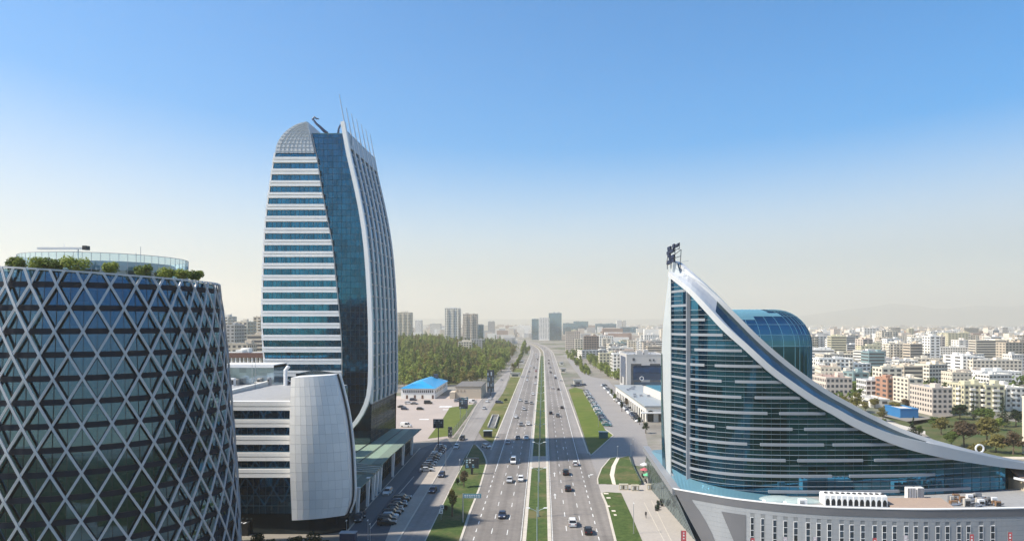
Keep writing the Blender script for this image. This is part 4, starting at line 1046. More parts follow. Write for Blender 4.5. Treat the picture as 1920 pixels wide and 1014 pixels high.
for i, (px, w, h, lab) in enumerate(((1752, .9, 2.4, 'white louvred unit standing behind the tan deck, left of two'), (1770, .7, 2.4, 'white louvred unit standing behind the tan deck, right of two'))):
    q = wp(px, 0); mb = MB(); x, y = q[0]+.6, q[1]+9.6
    mb.box(x-w, y, 10.5, x+w, y+1.2, 10.5+h); 
    for k in range(5): mb.box(x-w+.1+k*w*.38, y-.04, 10.8, x-w+.2+k*w*.38, y, 10.4+h, 1)
    mb.build('louvred_unit', [WHITE, DARK], label=lab, cat='cooling unit')
for i in range(30):
    px = 1803+i*3.1; q = wp(px, 0); x, y = q[0]+random.uniform(0, 1), q[1]+random.uniform(2, 9); w = random.uniform(.25, .8); h = random.uniform(.4, 1.7)
    mb = MB(); mb.box(x-w, y, 10.5, x+w, y+w, 10.5+h); mb.tube([(x-w, y-.1, 10.7), (x+w*2, y-.1, 10.7+h*.4)], .1, 6, 1); mb.box(x-w*.7, y-.04, 10.7, x+w*.7, y, 10.4+h*.8, 1)
    hue = random.choice(('rust-brown', 'steel', 'grey concrete', 'white'))
    q_ = mb.build('pipework_unit', [{'rust-brown': mat('rust_brown', (.22, .13, .075), .7), 'steel': STEEL, 'grey concrete': CONC, 'white': WHITE2}[hue], random.choice((DARK, STEEL))], label=f'small {hue} unit, {ORDW[i]} from the left in the pipework right of the tan deck', cat='machinery', group='pipework units on the podium roof')
# sloped brown roof and ramp at the right edge
x0, y0 = (1892-VX)*158/F, 158
rb = empty('brown_roofed_annex', (x0+4, y0+4, 0), label='cream annex with a sloping brown roof at the right end of the podium', cat='building')
mb = MB(); mb.box(x0+1, y0-4, 0, x0+26, y0+14, 12.5); put(mb, 'wall', mat('annex_cream', (.52, .45, .35), .8), rb)
mb = MB(); mb.hexa([(x0, y0-6, 12.2), (x0+27, y0-6, 10.6), (x0+27, y0+4, 12.6), (x0+1.5, y0+4, 15.0), (x0, y0-6, 12.5), (x0+27, y0-6, 10.9), (x0+27, y0+4, 12.9), (x0+1.5, y0+4, 15.3)]); put(mb, 'roof', mat('brown_roof', (.16, .105, .085), .8, var=.15), rb)
mb = MB(); mb.box(x0, y0+4, 13, x0+26, y0+7, 16.2); put(mb, 'parapet', mat('annex_cream', 0), rb)
mb = MB(); mb.beam((x0-1, y0-3, 13.4), (x0+16, y0-14, 10.4), 1.0, .35)
for t in (.3, .5, .7): p = Vector((x0-1, y0-3, 13.4)).lerp(Vector((x0+16, y0-14, 10.4)), t); mb.box(p.x-.1, p.y-.1, 10.5, p.x+.1, p.y+.1, p.z)
put(mb, 'ramp', WHITE2, rb)

# ------------------------------------------------------------------ city blocks
WALLC = {'cream': (.67, .60, .49), 'white': (.80, .78, .73), 'pink': (.58, .50, .43), 'yellow': (.58, .54, .38), 'grey': (.44, .43, .42), 'brown': (.30, .22, .18),
         'brick': (.40, .22, .15), 'teal': (.22, .32, .33), 'blue': (.10, .20, .30), 'sand': (.55, .47, .37), 'pale': (.70, .67, .61)}
WMAT = {k: mat('wall_'+k, c, .8, var=.07, scale=.08, obvar=.07) for k, c in WALLC.items()}
CWIN = mat('city_window', (.07, .075, .085), .25, var=.3, scale=.5)
CROOF = {k: mat('roof_'+k, c, .85, var=.15, scale=.1, obvar=.15) for k, c in {'grey': (.30, .29, .28), 'red': (.32, .22, .18), 'pale': (.46, .44, .41), 'brown': (.24, .17, .14)}.items()}
BLUEG = glass('city_blue_glass', (.18, .34, .48), (.03, .07, .11), cell=(3, 3, 3.3), var=.25, mixw=.7)
footprints = []
def block(name, label, x, y, w, d, h, wall='cream', style='grid', roof='grey', rz=0.0, fh=3.0, bay=3.4, z=0.0, group=None, cat='building', detail=True, win=(.55, .5), penthouse=True, side='both'):
    """x, y = middle of the face towards the viewer; d = depth.  parts: wall, roof, windows (+ balconies)"""
    root = empty(name, (x, y, z), rz, label=label, cat=cat, group=group)
    footprints.append((x-w/2-4, x+w/2+4, y-4, y+d+4))
    R = random.Random(int(abs(x)*31+y))
    mb = MB(); mb.box(-w/2, 0, -2, w/2, d, h); mb.build('wall', BLUEG if style == 'glass' else WMAT[wall], root)
    mb = MB(); t = .35
    mb.box(-w/2-.1, -.1, h, w/2+.1, t, h+.7); mb.box(-w/2-.1, d-t, h, w/2+.1, d+.1, h+.7); mb.box(-w/2-.1, t, h, -w/2+t, d-t, h+.7); mb.box(w/2-t, t, h, w/2+.1, d-t, h+.7)
    mb.box(-w/2+t, t, h, w/2-t, d-t, h+.12, 1)
    if penthouse:
        for q in range(R.choice((1, 2, 2, 3))):
            pw = R.uniform(.08, .22)*w+1; pxx = R.uniform(-.38, .3)*w; py_ = R.uniform(.15, .6)*d
            mb.box(pxx, py_, h+.1, pxx+pw, py_+min(5, d*.3), h+R.uniform(1.6, 3.2), 0)
    if detail:
        for q in range(R.randint(4, 10)):
            a_ = R.uniform(-.44, .42)*w; b_ = R.uniform(.08, .88)*d; c_ = R.uniform(.3, 1.1)
            mb.box(a_, b_, h+.1, a_+c_, b_+c_, h+R.uniform(.6, 1.7), R.choice((0, 1)))
        for q in range(R.randint(0, 3)):
            a_ = R.uniform(-.4, .4)*w; b_ = R.uniform(.1, .8)*d; mb.box(a_, b_, h, a_+.12, b_+.12, h+R.uniform(2, 4.5), 1)
    mb.build('roof', [WMAT['grey'] if style == 'glass' else WMAT[wall], CROOF[roof]], root)
    if detail:
        wm = MB(); bal = MB(); nf = max(1, int(h/fh))
        def face(L, P, N):
            nb = max(2, int(L/bay)); bw = L/nb
            for f in range(nf):
                zz = h-fh*(f+1)+fh*.32
                if style == 'bands': 
                    a = P(L*.03, zz); b = P(L*.97, zz)
                    wm.quad(a, b, (b[0], b[1], zz+fh*.5), (a[0], a[1], zz+fh*.5)); continue
                for i in range(nb):
                    u0 = bw*(i+.5-win[0]/2); u1 = bw*(i+.5+win[0]/2)
                    a, b = P(u0, zz), P(u1, zz); hh = fh*win[1]
                    wm.quad(a, b, (b[0], b[1], zz+hh), (a[0], a[1], zz+hh))
                    if style == 'balcony' and i % 3 == 1:
                        c0, c1 = P(bw*(i+.02), zz-.5), P(bw*(i+.98), zz-.5)
                        o0 = (c0[0]+N[0]*1.3, c0[1]+N[1]*1.3); o1 = (c1[0]+N[0]*1.3, c1[1]+N[1]*1.3)
                        bal.hexa([(c0[0], c0[1], zz-.9), (c1[0], c1[1], zz-.9), (o1[0], o1[1], zz-.9), (o0[0], o0[1], zz-.9), (c0[0], c0[1], zz+.25), (c1[0], c1[1], zz+.25), (o1[0], o1[1], zz+.25), (o0[0], o0[1], zz+.25)])
        e = .06
        if style == 'glass':
            for f in range(nf): wm.box(-w/2-.05, -.06, h-fh*(f+1)-.2, w/2+.05, d+.05, h-fh*(f+1)+.15)
            wm.build('floor_band', mat('blue_band', (.22, .32, .40), .5), root, kind='stuff')
        else:
            face(w, lambda u, zz: (-w/2+u, -e, zz), (0, -1))
            if x > 0: face(d, lambda u, zz: (-w/2-e, d-u, zz), (-1, 0))
            else: face(d, lambda u, zz: (w/2+e, u, zz), (1, 0))
            wm.build('windows', CWIN, root, kind='stuff')
            if bal.v: bal.build('balconies', WMAT['pale' if wall != 'pale' else 'white'], root, kind='stuff')
    return root
def pblock(name, label, p0, p1, yt, yb, depth=14, Y=None, **kw):
    Yd = Y or H*F/(yb-VY); x0, x1 = (p0-VX)*Yd/F, (p1-VX)*Yd/F
    return block(name, label, (x0+x1)/2, Yd, abs(x1-x0), depth, H-(yt-VY)*Yd/F, **kw)
LAND = []
def L(name, label, short, p0, p1, yt, yb, **kw):
    pblock(name, label, p0, p1, yt, yb, **kw); LAND.append(((p0+p1)/2, (yt+yb)/2, short))
# right-hand quarter
L('apartment_block', 'pinkish flat-roofed block with many small windows and cream end by the park', 'the pinkish block by the park', 1748, 1786, 729, 779, wall='pink', depth=22, fh=2.6, bay=2.3)
L('apartment_block', 'narrow cream block with a single column of wide windows', 'the narrow cream block', 1703, 1731, 711, 757, wall='cream', depth=18, fh=2.4, bay=4)
L('brick_building', 'plain brick-red building between the white gridded office and a cream block', 'the brick-red building', 1664, 1684, 711, 749, wall='brick', depth=16, bay=9)
L('office_building', 'white office with a grid of dark square windows above a brown base', 'the gridded white office', 1624, 1662, 714, 744, wall='white', depth=14, fh=3.2, bay=2.8, win=(.72, .58))
L('apartment_block', 'pink four-storey block with a red-brown hipped roof and dark windows', 'the red-brown roofed block', 1549, 1598, 709, 749, wall='pink', roof='red', depth=26, fh=3.4, bay=2.6, win=(.6, .5))
L('office_building', 'grey-green windowless building beside the white gridded office', 'the grey-green building', 1600, 1629, 700, 726, wall='teal', depth=18, bay=30)
L('apartment_block', 'white slab with long rows of balconies behind the red-brown roofed block', 'the white balcony slab', 1536, 1600, 673, 712, wall='white', style='balcony', depth=16, fh=3.2)
L('apartment_block', 'greenish balcony block filling the right edge, its left third', 'the greenish balcony blocks', 1808, 1846, 722, 771, wall='yellow', style='balcony', depth=16, fh=2.7, bay=2.4)
L('apartment_block', 'greenish balcony block filling the right edge, its middle third', 'the greenish balcony blocks', 1848, 1884, 724, 772, wall='yellow', style='balcony', depth=15, fh=2.7, bay=2.6)
L('apartment_block', 'greenish balcony block filling the right edge, its right third', 'the greenish balcony blocks', 1886, 1924, 728, 770, wall='pale', style='balcony', depth=15, fh=2.7, bay=2.5)
L('apartment_block', 'cream block cut off by the right edge of the picture', 'the cut-off cream block', 1961, 2020, 752, 862, wall='cream', depth=12, bay=9)
L('office_tower', 'twin teal office tower with one dark vertical glass stripe', 'the teal twin tower', 1629, 1659, 661, 700, wall='teal', style='bands', depth=16)
L('apartment_block', 'cream slab with striped windows right of the teal twin tower', 'the striped cream slab', 1669, 1711, 645, 686, wall='cream', style='balcony', depth=18)
L('apartment_block', 'tall grey-cream slab touching the striped cream slab', 'the grey-cream slab', 1713, 1739, 647, 688, wall='pale', style='grid', depth=16)
L('residential_tower', 'tallest white tower in the right-hand city', 'the tallest white tower', 1744, 1763, 631, 690, wall='white', depth=16, bay=4.2)
L('apartment_block', 'narrow bright white slab with a blank end wall', 'the blank white slab', 1805, 1820, 668, 705, wall='white', depth=30, bay=20)
L('apartment_block', 'long cream five-storey row right of the blank white slab', 'the long cream row', 1824, 1916, 676, 706, wall='cream', depth=16, fh=3.2)
L('residential_tower', 'small white tower above the long cream row', 'the small white tower', 1824, 1841, 645, 668, wall='white', depth=14)
L('apartment_block', 'wide hazy cream slab just right of the rounded glass volume', 'the hazy cream slab', 1545, 1614, 646, 667, wall='cream', depth=14)
L('apartment_block', 'grey slab farthest left of the hazy right-hand slabs', 'the grey hazy slab', 1521, 1546, 632, 660, wall='grey', depth=14)
L('warehouse', 'low pale warehouse with a grey roof left of the blue-walled shed', 'the pale warehouse', 1632, 1668, 750, 764, wall='pale', depth=22, bay=8, roof='pale', penthouse=False)
L('shed', 'low shed with bright blue walls and white roof by the park', 'the blue-walled shed', 1688, 1722, 768, 783, wall='blue', depth=16, bay=9, roof='pale', penthouse=False, detail=False)
_M['wall_blue'].node_tree.nodes['Vector Math'].inputs[0].default_value = (.02, .16, .38)
# middle distance, right of the highway
L('office_building', 'grey office with a big dark-blue glass panel behind the low mall', 'the blue-panelled office', 1175, 1246, 666, 745, Y=450, wall='grey', depth=40, bay=60, penthouse=True, fh=30)
L('apartment_block', 'white and cream block with many balconies left of the blue-panelled office', 'the white balcony block', 1150, 1176, 664, 710, wall='white', style='balcony', depth=18, fh=2.9, bay=2.6)
L('apartment_block', 'cream yellow block with rounded corner behind the tree row', 'the cream yellow block', 1124, 1156, 663, 692, wall='yellow', depth=16, fh=3)
L('office_tower', 'dark brown glass tower with pale vertical ribs right of the highway', 'the brown glass tower', 1095, 1123, 631, 668, wall='brown', depth=18, fh=3.3, bay=3.3, win=(.82, .66))
L('apartment_block', 'brown-roofed apartment block left of the brown glass tower', 'the brown-roofed block', 1061, 1088, 622, 658, wall='pink', roof='brown', depth=20, fh=3.2)
L('apartment_block', 'bright cream block between the brown-roofed block and the brown glass tower', 'the bright cream block', 1078, 1093, 636, 661, wall='cream', depth=12, fh=3.2)
L('apartment_block', 'white stepped block right of the brown glass tower', 'the white stepped block', 1124, 1150, 630, 655, wall='white', depth=16)
L('office_tower', 'teal framed glass block behind the white balcony block', 'the teal framed block', 1150, 1174, 643, 664, wall='teal', style='bands', depth=14)
L('apartment_block', 'cream block above the blue-panelled office', 'the cream upper block', 1178, 1206, 640, 662, wall='cream', depth=16)
L('apartment_block', 'white block peeping beside the wing-shaped office', 'the peeping white block', 1208, 1236, 628, 656, wall='white', depth=16)
for nm, lab, sh, p0, p1, yt, yb, st, wl in (
  ('office_tower', 'blue glass tower, shortest of the three at the highway bend', 'the highway-bend towers', 997, 1010, 598, 637, 'glass', 'blue'),
  ('office_tower', 'white tower with dark square openings between the two blue bend towers', 'the highway-bend towers', 1011, 1030, 596, 638, 'grid', 'white'),
  ('office_tower', 'tallest blue glass tower at the highway bend', 'the highway-bend towers', 1029, 1053, 587, 637.5, 'glass', 'blue'),
  ('office_building', 'broad blue glass office just right of the bend towers', 'the broad blue offices', 1056, 1078, 606, 632, 'glass', 'blue'),
  ('office_building', 'tallest of the broad blue glass offices with a domed roof line', 'the broad blue offices', 1076, 1103, 602.5, 631, 'glass', 'blue'),
  ('office_building', 'broad blue glass office second from the right of its row', 'the broad blue offices', 1117, 1156, 607, 630, 'glass', 'blue'),
  ('office_building', 'rightmost broad blue glass office of its row', 'the broad blue offices', 1165, 1197, 613, 634, 'glass', 'blue'),
  ('residential_tower', 'pale tower rising behind the rightmost blue office, left of two', 'the pale far towers', 1157, 1166, 601, 628, 'grid', 'white'),
  ('residential_tower', 'pale tower rising behind the rightmost blue office, right of two', 'the pale far towers', 1168, 1174, 601, 628, 'grid', 'pale')):
    L(nm, lab, sh, p0, p1, yt, yb, style=st, wall=wl, depth=30, fh=3.4, bay=4)
# left-hand city, above the wood
for nm, lab, sh, p0, p1, yt, yb, st, wl, d in (
  ('residential_tower', 'broad cream residential tower next to the sail-shaped tower', 'the broad cream tower', 743, 770, 586, 650, 'balcony', 'cream', 22),
  ('residential_tower', 'tallest white residential tower above the wood', 'the tallest tower above the wood', 834, 861, 578, 655, 'balcony', 'white', 22),
  ('residential_tower', 'pinkish stepped residential tower right of the tallest one', 'the pinkish stepped tower', 868, 894, 589, 655, 'balcony', 'pink', 20),
  ('office_building', 'dark grey-blue glass office in front of the pinkish stepped tower', 'the grey-blue office', 881, 906, 609, 648, 'glass', 'blue', 16),
  ('residential_tower', 'slim white and blue tower right of the broad cream tower', 'the slim white and blue tower', 778, 790, 601, 640, 'grid', 'white', 20),
  ('apartment_block', 'cream five-storey block standing among the trees of the wood', 'the cream block in the wood', 859, 884, 641, 668, 'grid', 'cream', 14),
  ('apartment_block', 'grey block joined to the cream block in the wood', 'the grey joined block', 884, 907, 637, 664, 'grid', 'grey', 20),
  ('apartment_block', 'pale block left of the tallest tower above the wood', 'the pale block', 806, 826, 607, 637, 'grid', 'pale', 20),
  ('apartment_block', 'bluish hazy block right of the grey-blue office', 'the bluish hazy block', 915, 927, 603, 633, 'grid', 'grey', 20)):
    L(nm, lab, sh, p0, p1, yt, yb, style=st, wall=wl, depth=d, fh=3.0, bay=3.2)
# behind the round tower
for nm, lab, sh, p0, p1, yt, yb, st, wl, d, Y in (
  ('colonnade_building', 'white building with tall columns under a brown cornice behind the banded office', 'the colonnade building', 400, 506, 664, 790, 'none', 'white', 14, 330),
  ('apartment_block', 'cream balcony block behind the colonnade building', 'the cream balcony block', 439, 464, 604, 645, 'balcony', 'cream', 20, 640),
  ('apartment_block', 'tall grey slab beside the round tower rim', 'the tall grey slab', 424, 440, 610, 650, 'grid', 'grey', 20, 600),
  ('residential_tower', 'tall pale tower just clear of the round tower', 'the tall pale tower', 413, 428, 594, 650, 'balcony', 'pale', 20, 720),
  ('residential_tower', 'sand-coloured tower at the left edge of the sail-shaped tower', 'the sand tower', 475, 489, 595, 645, 'balcony', 'sand', 20, 700),
  ('apartment_block', 'brown striped block touching the left edge of the sail-shaped tower', 'the brown striped block', 463, 494, 629, 662, 'bands', 'sand', 16, 520),
  ('apartment_block', 'long low grey-cream block above the brown cornice', 'the low grey-cream block', 414, 464, 646, 668, 'grid', 'sand', 16, 480)):
    L(nm, lab, sh, p0, p1, yt, yb, style=st, wall=wl, depth=d, fh=3.0, bay=3.2, Y=Y, detail=st != 'none')
    if st == 'none':
        rt = [o for o in col.objects if o.name.startswith('colonnade_building')][-1]; w = (p1-p0)*Y/F; h = H-(yt-VY)*Y/F
        mb = MB(); mb.box(-w/2-.6, -1.2, h-1.5, w/2+.6, .2, h+.75); mb.build('cornice', mat('brown_cornice', (.13, .06, .05), .7), rt)
        for i in range(14):
            mb = MB(); x = -w/2+1+i*w/14; mb.box(x, -.9, 0, x+.55+.35*(i % 3 == 0), -.05, h-1.5); mb.build('column', WMAT['white'], rt)
            mb = MB(); mb.box(x+1.0, -.12, 4, x+1.75, -.02, h-1.6); mb.build('window', mat('brown_glass', (.10, .09, .085), .3), rt)
# blue panel on the office by the mall
bo = [o for o in col.objects if o.get('label', '').startswith('grey office with a big')][0]
mb = MB(); w = (1246-1175)*450/F; zz = lambda py: H-(py-VY)*450/F
mb.box(-w/2+4.2, -.35, zz(712), w/2, -.05, zz(685)); mb.build('glass_panel', glass('panel_navy', (.06, .13, .26), (.006, .016, .045), cell=(3, 100, 3), var=.2, mixw=.7), bo)
mb = MB(); mb.box(-w/2+4.8, -.3, zz(722), w/2, -.05, zz(716)); mb.build('glass_panel', mat('navy_glass', (.01, .05, .10), .2), bo)
for a, b, c, d in ((1186, 1190, 671, 676), (1217, 1220, 673, 676.5), (1224, 1227, 673, 676.5)):
    mb = MB(); mb.box((a-1175)*450/F-w/2, -.2, zz(d), (b-1175)*450/F-w/2, -.04, zz(c)); mb.build('window', CWIN, bo)
mb = MB(); mb.box(-w/2-.12, 6, zz(710), -w/2-.02, 34, zz(670)); mb.build('glass_panel', mat('navy_side', (.03, .06, .14), .2), bo)
mb = MB(); c = ((1203-1175)*450/F-w/2, -.5, zz(709)); mb.sweep([(c[0]+1.2*math.cos(t*.35), c[1], c[2]+1.2*math.sin(t*.35)) for t in range(19)], [(-.15,-.15),(-.15,.15),(.15,.15),(.15,-.15)], (0,1,0)); mb.build('ring_emblem', WHITE, bo)

# ------------------------------------------------------------------ the low mall on the right
ml = empty('low_mall', (60, 390, 0), label='low white mall with a flat pale roof beside the parked cars', cat='building')
mb = MB(); mb.prism([(50, 336), (86, 336), (92, 448), (47, 448)], 0, 7.2); put(mb, 'wall', mat('mall_white', (.62, .60, .56), .7, var=.06), ml)
mb = MB(); mb.prism([(49.3, 335.2), (66, 335.2), (64, 449), (46.3, 449)], 7.2, 7.9); put(mb, 'roof', mat('mall_roof', (.27, .30, .32), .6, var=.08), ml)
mb = MB(); mb.prism([(63, 338), (95, 338), (95, 400), (58, 400)], 7.2, 11.6); put(mb, 'upper_storey', mat('mall_cream', (.58, .54, .49), .7), ml)
mb = MB(); mb.prism([(64.2, 338.6), (95, 338.6), (95, 399), (59.2, 399)], 11.6, 12.2); put(mb, 'blue_roof', mat('mall_blue_roof', (.03, .15, .21), .4), ml)
mb = MB(); mb.box(86, 334, 4.3, 47.5, 335.9, 4.8); put(mb, 'ledge', WHITE2, ml)
for i in range(15):
    y = 340+i*7; x = 50-(y-336)*.0268-.06
    mb = MB(); mb.hexa([(x-.1, y, .1), (x+.05, y, .1), (x+.05, y+3.4, .1), (x-.1, y+3.4, .1), (x-.1, y, 4.5), (x+.05, y, 4.5), (x+.05, y+3.4, 4.5), (x-.1, y+3.4, 4.5)]); put(mb, 'shop_window', mat('shop_dark', (.03, .035, .045), .25), ml)
mb = MB(); n = 12
mb.poly([(50.6, 335.9, .1), (53.6, 335.9, .1), (53.6, 335.9, 4)]+[(52.1+1.5*math.cos(math.pi*i/n), 335.9, 4+1.6*math.sin(math.pi*i/n)) for i in range(1, n)]+[(50.6, 335.9, 4)]); put(mb, 'arch', BLACK, ml)
for i in range(8):
    mb = MB(); x = 56+i*3.5; mb.box(x, 335.7, .2, x+2.8, 335.98, 3.9); put(mb, 'shop_window', mat('shop_dark', 0), ml)
mb = MB()
for i in range(9): x = 48.5+random.random()*10; y = 370+random.random()*60; mb.box(x, y, 7.9, x+1.6, y+1.6, 9.1)
put(mb, 'roof_unit', GREYM, ml, kind='stuff')

# blue-roofed hall, concrete block
bh = empty('blue_roofed_hall', (-79, 440, 0), label='white hall with a bright blue metal roof at the edge of the wood', cat='building')
xa, xb_, ya, yb_ = -89.7, -68.4, 438, 496
mb = MB(); mb.box(xa, ya, 0, xb_, yb_, 6.6); put(mb, 'wall', WMAT['white'], bh)
BR = mat('bright_blue_roof', (.015, .30, .58), .35, var=.06, scale=.15)
mb = MB(); xm = xa+11
zr_ = 9.2
pts = [(xa-.6, ya-.8, 6.6), (xb_+.6, ya-.8, 6.6), (xb_+.6, yb_+.5, 6.6), (xa-.6, yb_+.5, 6.6)]; r0 = (xm, ya+14, zr_+1.2); r1 = (xm, yb_-8, zr_+1.2)
mb.poly([pts[0], pts[1], r0]); mb.poly([pts[1], pts[2], r1, r0]); mb.poly([pts[2], pts[3], r1]); mb.poly([pts[3], pts[0], r0, r1]); put(mb, 'roof', BR, bh)
mb = MB()
for i in range(12): x = xa-.3+i*1.85; mb.beam((x, ya-.75, 6.75), (x+(xm-x)*.55, ya+7.5, 8.9), .1, .1)
put(mb, 'roof_seam', BR, bh, kind='stuff')
for i in range(15):
    mb = MB(); x = xa+1.4+i*1.3; mb.box(x, ya-.08, 3.9, x+.75, ya, 5.5); put(mb, 'window', CWIN, bh)
for i in range(8):
    mb = MB(); mb.box(xb_, ya+3+i*6.5, 3.2, xb_+.08, ya+6.5+i*6.5, 5); put(mb, 'window', CWIN, bh)
for x in (xa+3.2, xa+8.2, xa+13.0, xb_-1.8):
    mb = MB(); mb.box(x, ya-.08, .1, x+1.2, ya, 2.4); put(mb, 'door', mat('door_brown', (.12, .06, .04), .6), bh)
mb = MB(); mb.box(xm+2, yb_-10, 9, xm+5, yb_-7, 12); put(mb, 'chimney', mat('navy_panel', 0), bh)
cb = empty('concrete_hall', (-47, 440, 0), label='windowless beige concrete hall with a flat roof right of the blue-roofed hall', cat='building')
mb = MB(); mb.box(-55.5, 440, 0, -39.2, 478, 7.4); mb.box(-59, 438.5, 0, -55.6, 450, 4.2); put(mb, 'wall', mat('beige_concrete', (.50, .43, .34), .85, var=.08, scale=.1), cb)
mb = MB(); mb.box(-55.8, 439.7, 7.4, -38.9, 478.3, 7.75); put(mb, 'roof', mat('dark_flat_roof', (.14, .13, .12), .85), cb)
for i in range(3): mb = MB(); mb.box(-54.5+i*2.2, 439.88, 4.2, -53.8+i*2.2, 440, 5.6); put(mb, 'vent', mat('tan', (.33, .26, .2), .8), cb)

# ------------------------------------------------------------------ the rest of the city, one by one up to the hazy distance
def free(x, y, w, d):
    return all(x+w/2 < a or x-w/2 > b or y+d < c or y > e for a, b, c, e in footprints)
autos = []
def fill(n, p0, p1, y0, y1, hts, walls):
    k = 0; tries = 0
    while k < n and tries < n*60:
        tries += 1
        py = y0+(y1-y0)*random.random(); Y = H*F/(py-VY); px = random.uniform(p0, p1); x = (px-VX)*Y/F
        w = random.choice((14, 18, 24, 32, 40)); d = random.choice((12, 14, 18)); h = random.choice(hts)*random.uniform(.85, 1.15)
        if not free(x, Y, w, d): continue
        footprints.append((x-w/2-5, x+w/2+5, Y-6, Y+d+6))
        autos.append((x, Y, w, d, h, random.choice(walls), px, py-(h*F/Y)/2)); k += 1
warm = ['cream', 'cream', 'cream', 'white', 'white', 'pale', 'pale', 'pink', 'yellow', 'sand']
footprints += [(-21+off(y)-3, 18+off(y)+22, y-30, y+30) for y in range(1000, 2700, 55)]
footprints += [(-60, 75, 1300, 1940), (-300, -40, 540, 1180), (-30, 75, 300, 900), (60, 100, 180, 240)]
fill(26, 1525, 1920, 690, 735, (9, 12, 12, 15), warm)
fill(72, 1515, 1925, 650, 692, (13, 16, 20, 24, 28), warm)
fill(56, 1515, 1925, 632, 650, (16, 20, 26, 32), warm)
fill(34, 1096, 1240, 636, 682, (9, 12, 16, 20), warm)
fill(16, 1056, 1240, 625, 636, (14, 18, 22, 30), warm)
fill(22, 742, 990, 624, 638, (12, 16, 22, 30), warm)
fill(6, 410, 495, 640, 668, (10, 13), warm)
keys = {}
for i, a in enumerate(autos):
    x, Y, w, d, h, wall, px, py = a
    ld = min(LAND, key=lambda q: (q[0]-px)**2+4*(q[1]-py)**2)
    rel = 'right of' if px > ld[0]+8 else ('left of' if px < ld[0]-8 else ('behind' if py < ld[1] else 'in front of'))
    kind = 'wide' if w > 30 else ('tall' if h > 18 else 'low')
    keys.setdefault((kind, wall, rel, ld[2]), []).append(((ld[0]-px)**2+4*(ld[1]-py)**2, i))
ORD = ['', 'second ', 'third ', 'fourth ', 'fifth ', 'sixth ', 'seventh ', 'eighth ', 'ninth ', 'tenth ', 'eleventh ', 'twelfth ']
for (kind, wall, rel, lm), ls in keys.items():
    ls.sort()
    for r, (_, i) in enumerate(ls):
        x, Y, w, d, h, wl, px, py = autos[i]
        lab = f'{ORD[r]+"nearest" if len(ls) > 1 else "the only"} {kind} {wall} city block {rel} {lm}'
        st = random.choice(('grid', 'grid', 'balcony', 'bands'))
        block('city_block', lab, x, Y, w, d, h, wall=wl, style=st, roof=random.choice(('grey', 'pale', 'red', 'grey', 'brown')), rz=random.choice((0, 0, .12, -.15, .3)), detail=Y < 1900, bay=random.choice((2.8, 3.6, 4.4)) if Y < 900 else 5, win=random.choice(((.6, .5), (.4, .42), (.5, .36), (.75, .45))), group='blocks of the hazy city')
# the far city mass beyond, too small to tell apart
mb = MB()
for i in range(5200):
    Y = 1500*math.exp(random.random()*1.75); px = random.uniform(-100, 2020); x = (px-VX)*Y/F
    if abs(x-off(min(Y, 2700))) < 45: continue
    w = random.choice((12, 18, 26, 40))*random.uniform(.7, 1.2)*(1+Y/9000); h = random.choice((6, 9, 9, 12, 15, 18, 24, 33 if px < 1300 else 14))
    if not free(x, Y, w, 12): continue
    mb.box(x-w/2, Y, 0, x+w/2, Y+random.choice((10, 14, 20)), h, random.randrange(7))
mb.build('distant_city', [WMAT[k] for k in ('cream', 'white', 'pale', 'pink', 'grey', 'sand')]+[CROOF['red']], kind='stuff', label='mass of tiny hazy buildings reaching the horizon', cat='city')
# greenery between the far blocks
cs, rs = [], []
for i in range(1500):
    Y = 420*math.exp(random.random()*2.0); px = random.choice((random.uniform(1060, 1250), random.uniform(1510, 1930), random.uniform(1510, 1930), random.uniform(740, 990))); x = (px-VX)*Y/F
    if px < 1000 and Y < 1250: continue
    if abs(x-off(min(Y, 2700))) < 40 or not free(x, Y, 6, 6): continue
    r = random.uniform(3, 5.5); cs.append((x, Y, r*.9)); rs.append(r)
v, q = leaf_cloud(cs, rs, 26, 1.3); np_mesh('city_greenery', v, q, LEAF['green'], kind='stuff', label='scattered street trees between the far city blocks', cat='trees')

# ------------------------------------------------------------------ the wood left of the highway
def wood(name, pts, kindmats, n_leaf, leaf, label):
    cs = [[] for _ in kindmats]; rs = [[] for _ in kindmats]; tr = MB()
    for x, y, h, w, k in pts:
        z = hillz(x, y)
        tr.tube([(x, y, z), (x, y, z+h*.6)], [.28, .14], 5)
        for q in range(7):
            t = q/6; a = q*2.4+x; r = w*(.30-.12*abs(t-.35)); o = w*.24*(1-t*.6)
            cs[k].append((x+o*math.cos(a), y+o*math.sin(a), z+h*(.30+.62*t))); rs[k].append((r, r, h*.13))
    V, Q, MI, base = [], [], [], 0
    for k in range(len(kindmats)):
        if not cs[k]: continue
        v, q = leaf_cloud(cs[k], rs[k], n_leaf, leaf); V.append(v); Q.append(q+base); base += len(v); MI += [k]*len(q)
    tv = np.array(tr.v); tq = np.array([f for f in tr.f if len(f) == 4])+base
    V.append(tv); Q.append(tq); MI += [len(kindmats)]*len(tq)
    np_mesh(name, np.concatenate(V), np.concatenate(Q), kindmats+[BARK], mi=MI, kind='stuff', label=label, cat='wood')
pts = []
def wood_ok(x, y):
    px = VX+F*x/y
    if px < 690 or px > 1000: return False
    right = lerp([(520, -62), (600, -44), (700, -40), (900, -42), (1200, -50), (1400, -72)], y)
    if x > right: return False
    if y < 600 and -100 < x < -36 and y < 520: return False
    if not free2(x, y): return False
    return True
def free2(x, y): return all(x < a or x > b or y < c or y > e for a, b, c, e in footprints[:70] if not (a == -300 and b == -40))
